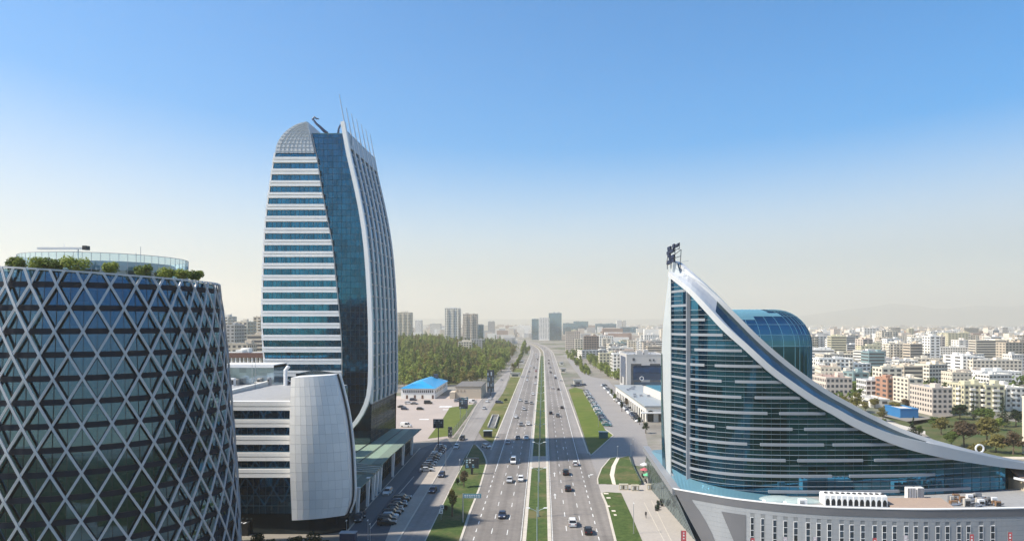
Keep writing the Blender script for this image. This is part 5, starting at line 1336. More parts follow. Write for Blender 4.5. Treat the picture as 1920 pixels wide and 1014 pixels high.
for i in range(16000):
    y = 505*math.exp(random.random()*1.12); x = random.uniform(-330, -36)
    if not wood_ok(x, y): continue
    # a clearing
    if ((x+92)/17)**2+((y-690)/36)**2 < 1: continue
    if any((x-a)**2+(y-b)**2 < (4.6 if y < 800 else 5.8)**2 for a, b, *_ in pts[-900:]): continue
    big = noise.noise(Vector((x*.012, y*.008, 0)))
    h = random.uniform(8, 16)*(1.0+.4*big)*(.75 if x > lerp([(520, -80), (800, -60), (1400, -85)], y) else 1)
    k = 0 if noise.noise(Vector((x*.02+5, y*.012, 2)))+random.uniform(-.3, .3) > -.05 else (1 if random.random() < .55 else 2)
    k = 3 if random.random() < .07 else k
    pts.append((x, y, h*(1.25 if k == 2 else 1), random.uniform(5.0, 10.5)*(.7 if k == 2 else 1), k))
    if len(pts) > 1500: break
for a, b, n, hh in (((979, 664), (984, 648), 26, 11), ((966, 690), (980, 664), 40, 5), ((985, 664), (992, 655), 8, 7)):
    for i in range(n):
        t = random.random(); x, y = G(a[0]+(b[0]-a[0])*t+random.uniform(-2, 2), a[1]+(b[1]-a[1])*t); pts.append((x, y, hh*random.uniform(.7, 1.2), hh*.55, random.choice((0, 0, 2))))
wood('wood', pts, [LEAF['fresh'], LEAF['olive'], LEAF['green'], LEAF['yellow']], 26, .62, 'broad band of fresh green trees left of the highway')
# right-hand tree belts along the service road
pts = []
for (a, b, n, hh) in (((1060, 662), (1098, 700), 26, 6), ((1092, 662), (1118, 690), 24, 8), ((1118, 690), (1158, 713), 34, 8), ((1100, 668), (1130, 684), 16, 7), ((1083, 672), (1102, 704), 20, 5)):
    for i in range(n):
        t = random.random(); x, y = G(a[0]+(b[0]-a[0])*t+random.uniform(-5, 5), a[1]+(b[1]-a[1])*t+random.uniform(-2, 2)); pts.append((x, y, hh*random.uniform(.8, 1.2), hh*random.uniform(.7, .9), random.choice((0, 0, 2))))
hz_ = hillz
wood('tree_belt', pts, [LEAF['fresh'], LEAF['olive'], LEAF['green']], 34, .42, 'green tree belts along the service road right of the highway')

# ------------------------------------------------------------------ single trees
def ptree(nm, px, pyb, pyt, wpx, kind, lab, shape='round', n=1100, **kw):
    x, y = G(px, pyb); s = y/F
    return tree(nm, x, y, (pyb-pyt)*s, wpx*s, kind, lab, shape=shape, n=n, leaf=max(.14, wpx*s*.032), **kw)
TR = [('leafy_tree',1581,772,741,32,'yellow','yellow-green tree left of the pair below the red-brown roofed block'), ('leafy_tree',1606,772,733,34,'yellow','tallest yellow-green tree below the red-brown roofed block'),
 ('leafy_tree',1622,774,752,22,'olive','small olive tree right of the yellow-green pair'), ('leafy_tree',1655,790,762,24,'olive','thin dark olive tree in front of the pale warehouse'),
 ('leafy_tree',1676,775,752,40,'olive','wide olive-brown tree left of the blue-walled shed'), ('leafy_tree',1700,768,747,30,'brown','brown tree behind the blue-walled shed'),
 ('leafy_tree',1658,802,784,15,'green','small bush on the slope below the thin olive tree'), ('conifer',1713,822,782,28,'dark','dark conifer below the blue-walled shed'),
 ('leafy_tree',1724,820,795,20,'green','green bush right of the dark conifer'), ('conifer',1740,770,728,18,'dark','tall dark conifer between the two cream blocks'),
 ('leafy_tree',1800,786,756,40,'dark','dark evergreen below the pinkish block'), ('leafy_tree',1765,815,782,44,'olive','olive tree left of the park group'),
 ('leafy_tree',1808,838,788,66,'brown','large spreading brown tree in the park'), ('leafy_tree',1850,830,780,56,'olive','wide olive tree in the park middle'),
 ('leafy_tree',1846,790,764,52,'green','green tree behind the wide olive tree'), ('conifer',1880,800,742,26,'dark','tall dark conifer before the greenish balcony blocks'),
 ('conifer',1826,785,738,12,'dark','slim dark conifer at the foot of the greenish balcony blocks'), ('leafy_tree',1905,800,766,34,'dark','dark tree at the right edge of the park'),
 ('leafy_tree',1868,848,812,52,'olive','low olive tree in front of the park group'), ('leafy_tree',1900,852,806,44,'brown','brown bush mass by the right edge'),
 ('leafy_tree',1784,838,806,36,'green','green tree below the olive one in the park'), ('leafy_tree',1832,856,828,40,'olive','low olive bush behind the white roof curve'),
 ('leafy_tree',1750,800,780,30,'green','light green bush left in the park'), ('leafy_tree',1872,806,782,30,'fresh','fresh green tree below the tall conifer'),
 ('leafy_tree',1640,765,744,26,'olive','olive tree beside the pale warehouse'), ('leafy_tree',1545,752,735,18,'brown','bare brown bush left of the yellow-green trees')]
for t in TR: ptree(*t, 'cone' if t[0] == 'conifer' else 'round')
groundpoly('green_ground', [(1560,765),(1700,790),(1760,830),(1935,870),(1990,800),(1800,778),(1745,786),(1700,800),(1640,775)], mix2('park_grass', (.05, .075, .02), (.10, .095, .04), .08), .03)
groundpoly('footpath', [(1590,770),(1650,786),(1735,808),(1735,814),(1645,792),(1588,774)], KERB, .06)
# verge trees and bushes on the left
for t in [('bare_tree',870,913,880,26,'brown','brown budding shrub beside the lit billboard'), ('bare_tree',848,968,912,22,'olive','thin leafless tree in the near verge'),
          ('bush',858,909,896,10,'dark','small dark evergreen bush at the verge edge'), ('bush',836,958,947,9,'dark','dark bush behind the small verge signs'),
          ('bush',948,754,746,9,'green','round green bush on the far verge'), ('leafy_tree',962,705,678,14,'olive','thin tree at the end of the service road'), ('leafy_tree',972,690,668,12,'green','green tree at the far tip of the verge'),
          ('evergreen_tree',1211,812,790,17,'dark','clipped dark evergreen at the podium entrance'), ('evergreen_tree',1199,796,782,9,'dark','smaller dark evergreen by the parked cars'),
          ('leafy_tree',1166,771,750,8,'dark','slim dark tree among the right parked row'), ('leafy_tree',1175,763,745,13,'brown','brown tree by the mall wall'),
          ('leafy_tree',1147,742,728,9,'green','small green tree in the right parked row'), ('leafy_tree',1153,752,736,10,'green','second small green tree in the right parked row')]:
    ptree(t[0], t[1], t[2], t[3], t[4], t[5], t[6], n=800, bare='bare' in t[0])
for i, (px, w, py) in enumerate(((482, 24, 999), (508, 17, 1009), (553, 25, 1003), (588, 30, 997), (610, 14, 1011))):
    x, y = G(px, 1034); s = y/F
    tree('clipped_bush', x, y, (1034-py)*s, w*1.2*s, 'dark', f'{ORDW[i]} clipped dark bush from the left at the foot of the banded office', shape='ball', cat='bush', n=900, leaf=.16)

# ------------------------------------------------------------------ vehicles
PAINT = {}
def paint(k, c):
    m, t, b = nodes_of('paint_'+k); b.inputs['Base Color'].default_value = (*c, 1); b.inputs['Roughness'].default_value = .4; b.inputs['Metallic'].default_value = .1
    b.inputs['Coat Weight'].default_value = .2; b.inputs['Coat Roughness'].default_value = .08; PAINT[k] = m
for k, c in {'white': (.72, .72, .71), 'silver': (.42, .43, .44), 'grey': (.16, .165, .175), 'black': (.012, .012, .014), 'dark blue': (.018, .03, .07), 'red': (.28, .03, .03), 'beige': (.45, .40, .32), 'teal': (.03, .14, .16)}.items(): paint(k, c)
CGL = mat('car_glass', (.012, .015, .02), .12, spec=.4, var=.02)
LAMPW = mat('head_lamp', (.75, .76, .78), .15); LAMPR = mat('tail_lamp', (.25, .012, .012), .25)
SHAPES = {  # length, width, roof height, hood height, cabin bottom y0,y1, roof y0,y1  (nose at -y)
 'sedan': (4.5, 1.78, 1.44, .92, -.95, 1.75, -.35, 1.05), 'hatchback': (4.1, 1.74, 1.50, .96, -1.05, 1.98, -.45, 1.55), 'suv': (4.6, 1.88, 1.72, 1.08, -1.1, 2.2, -.55, 1.85), 'van': (5.1, 1.95, 2.15, 1.15, -1.75, 2.45, -1.0, 2.4)}
def car_geo(kind):
    Ln, W, Hh, hood, c0, c1, r0, r1 = SHAPES[kind]; a, b = -Ln/2, Ln/2; w = W/2
    body = MB(); g0 = .22
    prof_ = [(a, .55), (a+.06, hood*.74), (a+.35, hood*.92), (c0, hood), (c1, hood+.02), (b-.12, hood-.02 if kind == 'sedan' else hood), (b, .6)]
    bot = [(a+.05, g0), (b-.05, g0)]
    ring_ = [(a+.05, g0)]+prof_+[(b-.05, g0)]
    for s0, s1 in ((-1, 1),):
        Lf = [(-w*(.93 if (y < a+.4 or y > b-.3) else 1.0), y, z) for y, z in ring_]; Rf = [(-x, y, z) for x, y, z in Lf]
        body.loft(Lf, Rf); body.poly(Lf); body.poly(Rf[::-1]); body.quad(Lf[0], Lf[-1], Rf[-1], Rf[0])
    cab = MB(); wi = w*.93; wt = w*.74; zb, zt = hood-.01, Hh-.07
    B = [(-wi, c0, zb), (wi, c0, zb), (wi, c1, zb), (-wi, c1, zb)]; T = [(-wt, r0, zt), (wt, r0, zt), (wt, r1, zt), (-wt, r1, zt)]
    cab.hexa(B+T)
    rf = MB(); rf.hexa([(-wt-.02, r0-.02, zt), (wt+.02, r0-.02, zt), (wt+.02, r1+.02, zt), (-wt-.02, r1+.02, zt), (-wt*.93, r0+.15, Hh), (wt*.93, r0+.15, Hh), (wt*.93, r1-.1, Hh), (-wt*.93, r1-.1, Hh)])
    for sx in (-1, 1):                                  # pillars
        for (yb0, yt0) in ((c0+.03, r0+.05), (c1-.03, r1-.05), ((c0+c1)/2+.1, (r0+r1)/2+.1)):
            rf.beam((sx*(wi+.005), yb0, zb), (sx*(wt+.005), yt0, zt), .09, .05, up=(1,0,0))
    if kind == 'van': rf.hexa([(-wi-.01, .2, zb), (wi+.01, .2, zb), (wi+.01, c1+.02, zb), (-wi-.01, c1+.02, zb), (-wt-.04, .2, zt), (wt+.04, .2, zt), (wt+.04, r1+.03, zt), (-wt-.04, r1+.03, zt)])
    return body, cab, rf
def wheel_geo():
    m = MB(); n = 14
    for x0, r, mi in ((-.11, .33, 0),):
        A = [(x0, r*math.cos(2*math.pi*i/n), r*math.sin(2*math.pi*i/n)) for i in range(n)]; B = [(-x0, y, z) for _, y, z in A]
        for i in range(n): m.quad(A[i], A[(i+1) % n], B[(i+1) % n], B[i])
        m.poly(A); m.poly(B[::-1])
    return m
def add(dst, src, m, o=(0,0,0)):
    n = len(dst.v); dst.v += [(p[0]+o[0], p[1]+o[1], p[2]+o[2]) for p in src.v]; dst.f += [tuple(i+n for i in f) for f in src.f]; dst.m += [m]*len(src.f)
CARS, FARC = {}, {}
wgeo = wheel_geo()
for kd in SHAPES:
    Ln, W, Hh, hood, *_ = SHAPES[kd]
    root = empty('car'); bo_, cb_, rf_ = car_geo(kd)
    bo_.build('body', PAINT['white'], root); cb_.build('windows', CGL, root); rf_.build('roof', PAINT['white'], root)
    wmesh = None
    for sx in (-1, 1):
        for sy in (-1, 1):
            if wmesh is None: o = wgeo.build('wheel', RUBBER, root); wmesh = o.data
            else: o = bpy.data.objects.new('wheel', wmesh); col.objects.link(o); o.parent = root
            o.location = (sx*(W/2-.1), sy*Ln*.30, .33)
            rim = MB(); rim.cyl((0, 0), .2, .2, -.005, .005, 10)
    for sx in (-1, 1):
        m = MB(); m.box(sx*W*.34-.22, -Ln/2-.015, .62, sx*W*.34+.22, -Ln/2+.3, .78); m.build('headlight', LAMPW, root)
        m = MB(); m.box(sx*W*.36-.16, Ln/2-.15, .66, sx*W*.36+.16, Ln/2+.015, .86); m.build('tail_light', LAMPR, root)
        m = MB(); m.box(sx*(W/2+.09)-.09, SHAPES[kd][4]+.25, hood+.02, sx*(W/2+.09)+.09, SHAPES[kd][4]+.36, hood+.17); m.build('mirror', BLACK, root)
    m = MB(); m.box(-W*.32, -Ln/2-.02, .38, W*.32, -Ln/2+.05, .55); m.build('grille', BLACK, root)
    CARS[kd] = root
    fm = MB(); add(fm, bo_, 0); add(fm, rf_, 0); add(fm, cb_, 1)
    for sx in (-1, 1):
        for sy in (-1, 1): add(fm, wgeo, 2, (sx*(W/2-.1), sy*Ln*.30, .33))
        fm.box(sx*W*.34-.22, -Ln/2-.015, .62, sx*W*.34+.22, -Ln/2+.3, .78, 3); fm.box(sx*W*.36-.16, Ln/2-.15, .66, sx*W*.36+.16, Ln/2+.015, .86, 4)
    FARC[kd] = fm
fmesh = {}
def car(kind, colour, x, y, rz, label, group, z=.045, far=None, cat='car'):
    far = y > 330 if far is None else far
    if far:
        key = (kind, colour)
        if key not in fmesh:
            o = FARC[kind].build('car', [PAINT[colour], CGL, RUBBER, LAMPW, LAMPR]); fmesh[key] = o.data
        else:
            o = bpy.data.objects.new('car', fmesh[key]); col.objects.link(o)
    else:
        o = copy_tree(CARS[kind]); o.name = 'car'
        for ch in o.children:
            if ch.name.split('.')[0] in ('body', 'roof'):
                ch.material_slots[0].link = 'OBJECT'; ch.material_slots[0].material = PAINT[colour]
    o.location = (x, y, z); o.rotation_euler.z = rz
    return tag(o, label, 'van' if kind == 'van' else cat, group)
LANES = {-17.5: ('outermost lane', 'left'), -13.6: ('outer lane', 'left'), -9.95: ('middle lane', 'left'), -6.4: ('inner lane', 'left'),
         3.7: ('inner lane', 'right'), 7.2: ('middle lane', 'right'), 10.7: ('outer lane', 'right'), 14.6: ('outermost lane', 'right')}
HW = [(962,868,'white','van'),(955,903,'silver','sedan'),(975,901,'white','hatchback'),(941,969,'dark blue','sedan'),
 (1079,872,'white','hatchback'),(1061,889,'black','suv'),(1065,919,'black','hatchback'),(1072,984,'white','suv'),(1101,999,'black','hatchback'),
 (951.4,831,'silver','sedan'),(969,823,'grey','sedan'),(985,823,'white','sedan'),(976.5,798,'grey','hatchback'),(986.6,796.5,'white','sedan'),(966.5,783,'white','sedan'),
 (981.5,768.5,'silver','sedan'),(986.6,756,'grey','suv'),(999,740,'white','hatchback'),(1003.8,720,'white','sedan'),(990,714,'white','hatchback'),(989.6,706,'silver','sedan'),(1005,708,'black','sedan'),
 (1003.8,696.5,'red','sedan'),(992.5,698,'grey','hatchback'),(996.7,687,'white','suv'),(1002,690,'grey','sedan'),(1005.5,691,'white','sedan'),(1008,674.5,'black','sedan'),(1006.7,671,'white','sedan'),(1003.8,666,'white','van'),(1007.3,669,'silver','sedan'),
 (975,752,'silver','sedan'),(995,757,'grey','sedan'),
 (1029.8,676,'black','sedan'),(1028.6,682,'grey','suv'),(1028.6,698,'silver','sedan'),(1035,699,'black','sedan'),(1042,710,'dark blue','suv'),(1039.9,707,'white','van'),(1053.5,714,'white','hatchback'),(1036,729,'white','hatchback'),(1048,731,'black','sedan'),
 (1053.8,765.5,'black','sedan'),(1034.6,776,'black','hatchback'),(1049.7,781,'grey','suv'),(1033,690,'silver','hatchback'),(1022,664,'white','sedan')]
tmp = []
for px, py, c, kd in HW:
    x, y = G(px, py); lx = min(LANES, key=lambda q: abs(q+off(y)-x)); x2 = lx+off(y)+max(-.7, min(.7, x-lx-off(y)))*.6; tmp.append((y, x2, c, kd, lx))
tmp.sort(); cnt = {}
for y, x, c, kd, lx in tmp:
    ln, sd_ = LANES[lx]; k = cnt[lx] = cnt.get(lx, -1)+1
    car(kd, c, x, y, 0 if sd_ == 'left' else math.pi, f'{c} {kd}, {ORDW[k]} from the viewer in the {ln} of the {sd_} carriageway', f'vehicles on the {sd_} carriageway', z=.07)
SV = [(866.7,824,'black','suv','black off-roader at the service road junction'),(855.8,840,'white','hatchback','white hatchback on the service road just before the junction'),(828,893,'dark blue','hatchback','dark blue hatchback on the service road, farther of the near two'),
      (811.5,922,'dark blue','sedan','dark blue car on the service road, nearest one'),(912,839,'white','hatchback','white hatchback leaving the highway by the slip road'),(907.8,767,'silver','sedan','silver car on the service road beside the grass verge'),
      (913.6,754,'white','sedan','white car third in the far service road queue'),(919.5,749,'silver','suv','silver car at the head of the far service road queue'),(940,713,'silver','sedan','small silver car at the far end of the service road'),(727,926,'white','suv','white car driving on the dark access road beside the glass hall')]
for px, py, c, kd, lab in SV:
    x, y = G(px, py); car(kd, c, x, y, -.03 if px != 912 else .75, lab, 'vehicles on the service road', z=.06)
def parked(p0, p1, n, rz, where, group, cols, z=.06, jit=.25, far=None):
    a, b = Vector(G(*p0)), Vector(G(*p1)); k = 0
    for i in range(n):
        p = a.lerp(b, (i+.5)/n); c = cols[i % len(cols)] if isinstance(cols, list) else cols
        kd = random.choice(('sedan', 'hatchback', 'suv', 'hatchback'))
        car(kd, c, p.x+random.uniform(-jit, jit), p.y+random.uniform(-jit, jit)*.5, rz+random.uniform(-.05, .05), f'parked {c} {kd}, {ORDW[i]} from near end of {where}', group, z=z, far=far)
mixc = lambda n, pool: [random.choice(pool) for _ in range(n)]
parked((722,986), (757,933), 10, math.radians(100), 'the row below the footpath', 'cars parked by the access road', mixc(13, ['black', 'dark blue', 'black', 'grey', 'silver', 'black']))
parked((797,886), (829,838), 12, math.radians(100), 'the farther row by the access road', 'cars parked by the access road', mixc(12, ['black', 'dark blue', 'white', 'grey', 'black', 'silver']))
parked((1139,800), (1098,733), 34, math.radians(60), 'the row along the olive lawn', 'cars parked along the right service road', mixc(34, ['silver', 'grey', 'dark blue', 'silver', 'white', 'teal']))
parked((1200,792), (1130,722), 34, math.radians(-60), 'the row along the mall', 'cars parked along the right service road', mixc(34, ['white', 'silver', 'dark blue', 'white', 'grey', 'black']))
parked((1070,725), (1099,722), 6, .2, 'the cluster at the lawn head', 'cars parked along the right service road', mixc(6, ['black', 'dark blue', 'grey']))
parked((852,753), (876,749), 8, .15, 'the cluster before the concrete hall', 'cars in the paved car park', mixc(8, ['dark blue', 'grey', 'silver', 'teal']))
for i, (px, py, c, kd, r) in enumerate(((753,764,'black','sedan',1.3),(759,768,'dark blue','hatchback',1.4),(788,768,'black','hatchback',1.5),(766,757,'white','suv',1.6),(777,758,'grey','sedan',1.5),(803,757,'black','van',1.57),(775,751,'dark blue','suv',1.55),(886,755,'white','van',1.5))):
    x, y = G(px, py); car(kd, c, x, y, r, f'{c} {kd} in the beige car park, {ORDW[i]} of those standing apart', 'cars in the paved car park', z=.05)
x, y = G(761, 800); car('van', 'white', x, y, 1.4, 'white van parked at the corner of the green-roofed hall', 'cars in the paved car park', z=.05)
x, y = G(936, 756); car('suv', 'dark blue', x, y, 1.2, 'dark blue off-roader standing on the far grass verge', 'cars in the paved car park', z=.12)
parked((668,978), (680,966), 3, math.radians(15), 'the shaded strip beside the shield', 'cars parked by the access road', ['black', 'grey', 'black'])
for r in CARS.values():
    for ch in list(r.children): bpy.data.objects.remove(ch)
    bpy.data.objects.remove(r)

# ------------------------------------------------------------------ street lamps, signs, shelters
lp = empty('street_lamp'); mb = MB(); mb.tube([(0,0,0), (0,0,12.2)], [.15, .08], 8); mb.cyl((0,0), .3, .25, 0, .5, 10); mb.build('pole', mat('lamp_teal', (.30, .38, .38), .5, metal=.3), lp)
for sx in (-1, 1):
    mb = MB(); mb.tube([(0,0,11.3), (sx*.7,0,11.7), (sx*1.5,0,12.0)], .055, 6); mb.build('arm', mat('lamp_teal', 0), lp)
    mb = MB(); mb.hexa([(sx*1.3-.1,-.18,11.92), (sx*2.1,-.14,11.98), (sx*2.1,.14,11.98), (sx*1.3-.1,.18,11.92), (sx*1.35,-.14,12.1), (sx*2.05,-.1,12.14), (sx*2.05,.1,12.14), (sx*1.35,.14,12.1)]); mb.build('lamp_head', mat('lamp_white', (.7, .72, .70), .4), lp)
ys = [134.5+37.2*i for i in range(20)]
for i, y in enumerate(ys):
    o = lp if i == 0 else copy_tree(lp); o.location = (-1.15, y, .12)
    tag(o, f'double-armed street lamp in the median strip, {ORDW[i]} from the viewer', 'street lamp', 'street lamps along the median')
for i, (px, py) in enumerate(((1188, 1000), (862, 905), (905, 760), (1122, 800), (836, 880), (1158, 860), (1183, 855), (1187, 845), (690, 1012), (694, 1020), (650, 1013))):
    x, y = G(px, py); r = empty('slim_post', (x, y, 0), label=f'slim bare steel post, {ORDW[i]} of the scattered roadside posts', cat='post', group='scattered roadside posts')
    hh = 7 if i < 5 else 4.5
    mb = MB(); mb.tube([(0,0,0), (0,0,hh)], [.09, .05], 6); mb.cyl((0,0), .16, .16, 0, .2, 8); mb.build('pole', STEEL, r)
    mb = MB(); mb.hexa([(-.1,-.6,hh-.05), (.1,-.6,hh-.05), (.1,.1,hh-.05), (-.1,.1,hh-.05), (-.08,-.6,hh+.06), (.08,-.6,hh+.06), (.08,.1,hh+.08), (-.08,.1,hh+.08)]); mb.build('lamp_head', mat('lamp_white', 0), r)
def text(s, size, parent, loc, m, rx=math.pi/2, name='lettering'):
    cu = bpy.data.curves.new(name, 'FONT'); cu.body = s; cu.size = size; cu.align_x = 'CENTER'; cu.align_y = 'CENTER'; cu.extrude = .004
    cu.materials.append(m); o = bpy.data.objects.new(name, cu); col.objects.link(o); o.parent = parent; o.location = loc; o.rotation_euler = (rx, 0, 0); return o
SBLUE = mat('sign_blue', (.03, .12, .22), .4); SWH = mat('sign_white', (.75, .76, .76), .5); SDK = mat('sign_dark', (.02, .03, .045), .35)
x, y = G(868, 979)
r = empty('direction_sign', (x, y, .1), label='blue overhead direction sign on a single mast at the highway edge', cat='sign')
mb = MB(); mb.tube([(0,0,0), (0,0,6.9)], [.16, .12], 8); mb.beam((0,0,6.6), (4.4,0,6.6), .1, .12); mb.beam((0,0,5.95), (4.4,0,5.95), .1, .12); mb.build('mast', STEEL, r)
mb = MB(); mb.box(.1, -.12, 5.8, 4.4, -.05, 6.85); mb.build('panel', mat('sign_teal', (.10, .25, .33), .45), r)
mb = MB()
for k in range(7): mb.box(.35+k*.55, -.135, 6.42, .72+k*.55, -.121, 6.6); mb.box(.4+k*.55, -.135, 6.05, .8+k*.55-.1*(k % 2), -.121, 6.2)
mb.build('lettering', SWH, r)
def billboard(nm, px, pyb, zb, zt, w, lab, cols, post=.3, rz=0, legs=1, bright=False):
    x, y = G(px, pyb); r = empty(nm, (x, y, .1), rz, label=lab, cat='billboard')
    mb = MB()
    for q in ([0] if legs == 1 else [-w*.35, w*.35]): mb.box(q-post/2, -post/2, 0, q+post/2, post/2, zb+.3)
    mb.build('post', DARK if legs == 1 else STEEL, r)
    mb = MB(); mb.box(-w/2, -.3, zb, w/2, .3, zt); mb.build('cabinet', SDK, r)
    R = random.Random(px); nx_, nz_ = 4, 4
    for i in range(nx_):
        for j in range(nz_):
            if R.random() < .75:
                m = MB(); x0 = -w/2+.25+i*(w-.4)/nx_; z0 = zb+.25+j*(zt-zb-.4)/nz_
                m.box(x0, -.33, z0, x0+(w-.4)/nx_*R.uniform(.5, .95), -.3, z0+(zt-zb-.4)/nz_*R.uniform(.4, .9)); m.build('printed_patch', R.choice(cols), r)
    return r
pal = lambda *cs: [mat(f'print_{int(c[0]*100)}_{int(c[1]*100)}_{int(c[2]*100)}', c, .5) for c in cs]
billboard('billboard', 885, 889, 1.9, 5.2, 4.3, 'dark billboard with blue and yellow picture in the near verge', pal((.35, .55, .62), (.45, .45, .16), (.10, .25, .38), (.55, .6, .6)), .7)
billboard('billboard', 822, 848, 9.0, 12.3, 3.8, 'tall dark green billboard by the parked cars', pal((.06, .12, .13), (.30, .36, .38), (.05, .1, .12)), .3)
billboard('billboard', 869, 785, 5.0, 9.6, 4.4, 'blue billboard standing on the olive verge', pal((.08, .16, .25), (.35, .4, .45), (.05, .08, .15)), .3, legs=2)
billboard('billboard', 844, 821, .3, 4.6, 1.7, 'narrow upright advertising pillar at the fence end', pal((.05, .06, .08), (.35, .36, .36)), .2)
billboard('billboard', 920, 742, 2.5, 17, 4.6, 'tall stacked advertising tower before the wood', pal((.10, .18, .26), (.4, .45, .5), (.06, .1, .18)), .4)
# fence beside the olive verge
r = empty('mesh_fence', (*G(848, 818), 0), label='grey mesh fence along the olive verge', cat='fence'); a, b = Vector(G(848, 818)), Vector(G(894, 757)); base_ = Vector((*G(848, 818), 0))
for i in range(19):
    p = a.lerp(b, i/18)-a; mb = MB(); mb.tube([(p.x, p.y, 0), (p.x, p.y, 3.0)], .06, 6); mb.build('post', STEEL, r)
mb = MB()
for zz in (.3, 1.1, 1.9, 2.7): mb.beam((0,0,zz), ((b-a).x, (b-a).y, zz), .03, .05)
for i in range(160):
    p = (b-a)*(i/160); mb.box(p.x-.012, p.y-.012, .3, p.x+.012, p.y+.012, 2.75)
mb.build('mesh', mat('mesh_grey', (.12, .14, .15), .5), r, kind='stuff')
# bus shelters and underpass
def shelter(px, pyb, w, h, lab, c, rz=0):
    x, y = G(px, pyb); r = empty('bus_shelter', (x, y, .1), rz, label=lab, cat='bus shelter')
    mb = MB(); mb.box(-w/2, 0, .1, w/2, .12, h); mb.build('back_panel', c, r)
    for sx in (-1, 1): mb = MB(); mb.box(sx*w/2-.06, -1.6, .1, sx*w/2+.06, 0, h-.05); mb.build('side_panel', c, r)
    mb = MB(); mb.hexa([(-w/2-.2,-1.9,h), (w/2+.2,-1.9,h), (w/2+.2,.3,h), (-w/2-.2,.3,h), (-w/2-.2,-1.9,h+.12), (w/2+.2,-1.9,h+.25), (w/2+.2,.3,h+.25), (-w/2-.2,.3,h+.12)]); mb.build('roof', mat('shelter_roof', (.40, .46, .46), .4), r)
    mb = MB(); mb.box(-w*.35, -.6, .45, w*.35, -.2, .52); mb.build('bench', mat('bench_wood', (.2, .13, .08), .7), r)
shelter(915, 819, 3.4, 2.7, 'dark blue shelter at the tip of the left grass verge', mat('shelter_blue', (.02, .06, .10), .25))
shelter(1131.5, 822, 3.6, 2.6, 'teal shelter on the right grass verge', mat('shelter_teal', (.02, .13, .14), .25), math.pi)
r = empty('underpass_stair', (*G(921, 803), 0), .0, label='sunken underpass stair with concrete parapet on the left verge', cat='stair')
x0, y0 = G(921, 803); x1, y1 = G(929, 781)
mb = MB(); mb.v = []
for sx in (-1.6, 1.6): mb.hexa([(sx-.2, 0, 0), (sx+.2, 0, 0), (x1-x0+sx+.2, y1-y0, 0), (x1-x0+sx-.2, y1-y0, 0), (sx-.2, 0, 1.1), (sx+.2, 0, 1.1), (x1-x0+sx+.2, y1-y0, 1.1), (x1-x0+sx-.2, y1-y0, 1.1)])
mb.box(x1-x0-1.8, y1-y0-.2, 0, x1-x0+1.8, y1-y0+.3, 1.25); mb.build('parapet', CONC, r)
mb = MB(); mb.quad((-1.4, 0, .14), (1.4, 0, .14), (x1-x0+1.4, y1-y0, .14), (x1-x0-1.4, y1-y0, .14)); mb.build('opening', BLACK, r)
for i in range(9):
    mb = MB(); t = i/9; mb.box((x1-x0)*t-1.3, (y1-y0)*t, .15, (x1-x0)*t+1.3, (y1-y0)*t+.5, .5); mb.build('step', mat('step_pale', (.5, .5, .48), .8), r)
# near signs in the verge and bottom-left van box
for i, (px, py, lab) in enumerate(((827, 975, 'white square sign on a post in the near verge'), (829, 966, 'small pale sign behind the white square one'))):
    x, y = G(px, py); r = empty('road_sign', (x, y, .1), label=lab, cat='sign'); mb = MB(); mb.tube([(0,0,0), (0,0,2.6)], .05, 6); mb.build('post', STEEL, r); mb = MB(); mb.box(-.45, -.06, 1.6, .45, -.02, 2.6); mb.build('plate', SWH, r)
    mb = MB(); mb.box(-.25, -.075, 1.85, .25, -.061, 2.0); mb.box(-.07, -.075, 1.8, .07, -.0615, 2.4); mb.build('symbol', SDK, r)
x, y = G(651, 1030)
r = empty('advertising_box', (x, y, 0), label='dark navy box cut off at the bottom edge below the shield', cat='kiosk')
mb = MB(); mb.box(-1.65, 0, .1, 1.65, 1.6, 3.4); mb.build('cabinet', mat('box_navy', (.012, .03, .07), .35), r); mb = MB(); mb.box(-1.75, -.1, 3.4, 1.75, 1.7, 3.55); mb.build('roof', GREYM, r); mb = MB(); mb.box(-1.3, -.05, .6, 1.2, 0, 3.0); mb.build('panel', mat('navy_panel', 0), r)
# red banner flags along the podium front and the plaza
BRED = mat('banner_red', (.55, .10, .11), .6)
for i, (px, pyt, lab) in enumerate(((1282, 994, 'red banner with white lettering at the podium corner'), (1411, 1008, 'first red banner in front of the slot windows'), (1640, 1008, 'red banner below the middle slot windows'), (1822, 1001, 'red banner with white ring near the right slot windows'), (1894, 997, 'rightmost red banner before the podium'), (1472, 1006, 'pale banner between the left slot windows'), (1528, 1006, 'pale pink banner right of the pale one'), (1698, 1003, 'white banner below the middle of the podium'))):
    Yb = 146.0 if i == 0 else 128.0; x = (px-VX)*Yb/F; zt = H-(pyt-VY)*Yb/F
    m = BRED if 'red' in lab else mat('banner_pale', (.66, .58, .60), .6); w = 1.05 if i == 0 else .75
    r = empty('banner', (x, Yb, 0), label=lab, cat='banner'); mb = MB(); mb.tube([(-w/2-.05, 0, 0), (-w/2-.05, 0, zt+.2)], .05, 6); mb.build('pole', STEEL, r)
    mb = MB(); mb.hexa([(-w/2,-.02,zt-3.4), (w/2,-.02,zt-3.4), (w/2,.02,zt-3.4), (-w/2,.02,zt-3.4), (-w/2,-.02,zt), (w/2,-.02,zt), (w/2,.02,zt), (-w/2,.02,zt)]); mb.build('cloth', m, r)
    mb = MB()
    for k in range(3): mb.box(-.15, -.035, zt-.6-k*.6, .15, -.022, zt-.35-k*.6+.1*(k % 2))
    mb.build('lettering', SWH, r)
